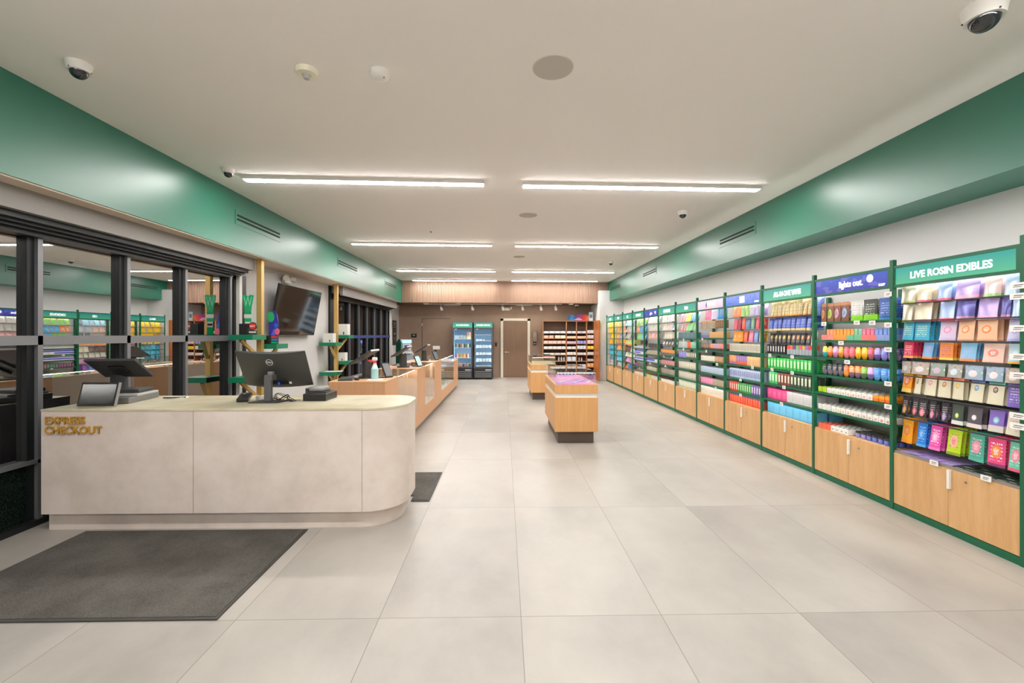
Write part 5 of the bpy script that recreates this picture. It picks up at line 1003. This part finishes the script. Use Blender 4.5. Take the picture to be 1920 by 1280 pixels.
for j, z in enumerate((.401, .621, .861, 1.101, 1.341)):
    for i in range(5 if j != 4 else 3): put('carton', cx-w+.13+.11*i, 15.5, z, .09, (.07, .1, .07, .09, .05)[j], .12, P('#dbe8f0', None, txt='#9ab4c8'), '%s-from-left pale carton on the %s level of the right fridge' % (NTH[i], ('bottom', 'second', 'third', 'fourth', 'top')[j]), 'pale cartons on the %s level of the right fridge' % ('bottom', 'second', 'third', 'fourth', 'top')[j], 0)
# ---------------------------------------------------------------- walnut back shelving with boxes
r = tag(empty('back_shelving', (1.35, 15.3, 0)), 'tall walnut open shelving with boxed goods against the back wall', 'shelving unit')
XS = [0, .815, 1.17, 1.525, 1.79]; ZS = [1.61, 1.43, 1.245, 1.06, .855, .635, .43, .2]
for x in XS: MB().box(x, x+.022, 0, .42, 0, 2.04).build('upright', M_shelfwood, r)
MB().box(.022, 1.79, 0, .42, 2.018, 2.04).build('top_board', M_shelfwood, r)
MB().box(.022, 1.79, .40, .42, 0, 2.018).build('back_panel', mat('shelf_back', '#6b5444', .6), r)
for i in range(4):
    for z in ZS: MB().box(XS[i]+.022, XS[i+1], .0, .40, z-.02, z).build('shelf_board', M_shelfwood, r)
r = tag(empty('end_cabinet', (3.165, 14.98, 0)), 'tall orange-brown timber panel unit at the right of the back shelving', 'cabinet')
MB().box(-.012, .02, -.42, .30, 0, 2.03).build('side_panel', M_orange, r); MB().box(-.0135, -.0122, -.42, -.40, 0, 2.03).build('edge_band', mat('edge_dark', '#8a4f24', .5), r)
spec = {0: [(1.61, 'pale blue', '#c3d6e0', 4, .065, 0), (1.43, 'salmon', '#ee9c86', 2, .1, 0), (1.43, 'cream', '#ecd9b4', 2, .1, 2), (1.245, 'pink', '#ecb0a0', 5, .1, 0), (1.06, 'white', '#dfe3e8', 5, .085, 0), (.855, 'grey white', '#d8d6d4', 4, .06, 0), (.635, 'white', '#e6e4e4', 0, 0, 0), (.43, 'white', '#dcdcdc', 6, .04, 0)],
        1: [(1.61, 'pale blue', '#c3d0e0', 2, .065, 0), (1.43, 'peach', '#ecc4a4', 4, .075, 0), (1.245, 'mauve', '#d0a8c0', 4, .08, 0), (1.06, 'white', '#dcdfe8', 2, .08, 0), (.855, 'cream', '#e4e0dc', 3, .09, 0), (.635, 'silver', '#c8d0dc', 2, .15, 0), (.43, 'ivory', '#e4e0d4', 2, .09, 0)],
        2: [(1.61, 'pale violet', '#c8cce4', 2, .065, 0), (1.43, 'peach', '#ecc4a4', 4, .075, 0), (1.245, 'indigo', '#8488d4', 3, .1, 0), (1.06, 'white', '#e0e4f0', 3, .11, 0), (.855, 'white', '#e0e0e4', 3, .07, 0), (.43, 'grey', '#c0c4d0', 2, .09, 0)],
        3: [(1.61, 'white', '#dfe4e8', 2, .1, 0), (1.43, 'white', '#d8dce0', 2, .11, 0), (1.245, 'pink', '#e4c8d0', 2, .12, 0), (1.06, 'yellow', '#e8cc30', 2, .1, 0), (.855, 'white', '#d8dce0', 2, .09, 0), (.635, 'grey', '#b8bcc4', 2, .07, 0), (.43, 'orange', '#e8a860', 2, .13, 0)]}
cnm = ['first column', 'second column', 'third column', 'fourth column']; lv = {z: n_ for z, n_ in zip(ZS, ['top', 'second', 'third', 'fourth', 'fifth', 'sixth', 'seventh', 'eighth'])}
for c_, rows_ in spec.items():
    x0, x1 = 1.35+XS[c_]+.03, 1.35+XS[c_+1]-.008
    for z, wd, hx, n_, h_, off in rows_:
        if not n_: continue
        xa_, xb_ = x0, x1
        if z == 1.43 and c_ == 0: xa_, xb_ = (x0, x0+(x1-x0)*.46) if off == 0 else (x0+(x1-x0)*.5, x1)
        w_ = (xb_-xa_)/n_
        for i in range(n_): put('carton', xa_+w_*(i+.5), 15.3+.02+.06, z+.001, w_*.9, h_, .12, P(hx, None, txt='#ffffff' if wd not in ('white',) else '#8a94b0'), '%s-from-left %s carton, %s level, %s of the back shelving' % (NTH[i], wd, lv[z], cnm[c_]), '%s cartons, %s level, %s of the back shelving' % (wd, lv[z], cnm[c_]), 0)
for i in range(3): put('bottle', 1.35+.57+.09*i, 15.4, .636, .065, .15, .065, P('#e8e6ea', None, txt='#9a9aaa'), '%s-from-left white bottle, sixth level of the back shelving' % NTH[i], 'white bottles on the back shelving', 0)
for i in range(2): put('bottle', 1.35+1.28+.09*i, 15.4, .636, .055, .12, .055, P('#e8e6f0', None, txt='#7a70b0'), '%s-from-left violet labelled bottle, sixth level of the back shelving' % NTH[i], 'violet labelled bottles on the back shelving', 0)
# skateboard deck standing on its edge
m = mat('board_art', '#4a60c0', .3); n = N(m); v, (X, Y, Z) = n.coord('Generated')
f = n.math('ADD', n.math('MULTIPLY', X, .8), n.math('MULTIPLY', n.noise(v, 3.5, 3, .5, (1.5, 1, 2)), .4))
n.base(n.ramp(f, [(.2, '#2a3f9e'), (.35, '#2f9ad0'), (.5, '#5a3a9a'), (.68, '#c0358a'), (.85, '#e8452c'), (1, '#f08a4c')]))
r = tag(empty('skateboard_deck', (2.6, 15.36, 2.0405)), 'colourful blue to red skateboard deck standing on edge on the back shelving', 'skateboard')
b = MB(); pts = []
for i in range(28):
    a = 2*pi*i/28; pts.append((.37*(abs(cos(a))**.45)*(1 if cos(a) > 0 else -1), .105+.105*(abs(sin(a))**.8)*(1 if sin(a) > 0 else -1)))
b.prism(pts, -.008, .008); b.xf(Matrix.Rotation(pi/2, 4, 'X')); h = b.build('deck_board', m, r)
text('lettering', 'wana', .07, M_white, h, Matrix.Translation((0, -.0095, .09)) @ Matrix.Rotation(pi/2, 4, 'X'), .0008, .02)
b = MB(); b.box(-.12, .12, -.0105, -.0085, .03, .055); b.build('print', M_white, h)
r = tag(empty('framed_card', (3.04, 15.36, 2.0405)), 'white and blue printed card standing beside the skateboard deck', 'sign')
MB().box(-.07, .07, -.01, .01, 0, .3).build('card', mat('pale_blue_card', '#cfdde6', .5), r); MB().box(-.04, .04, -.0115, -.0102, .1, .22).build('print', mat('card_blue', '#5a8cb8', .5), r)
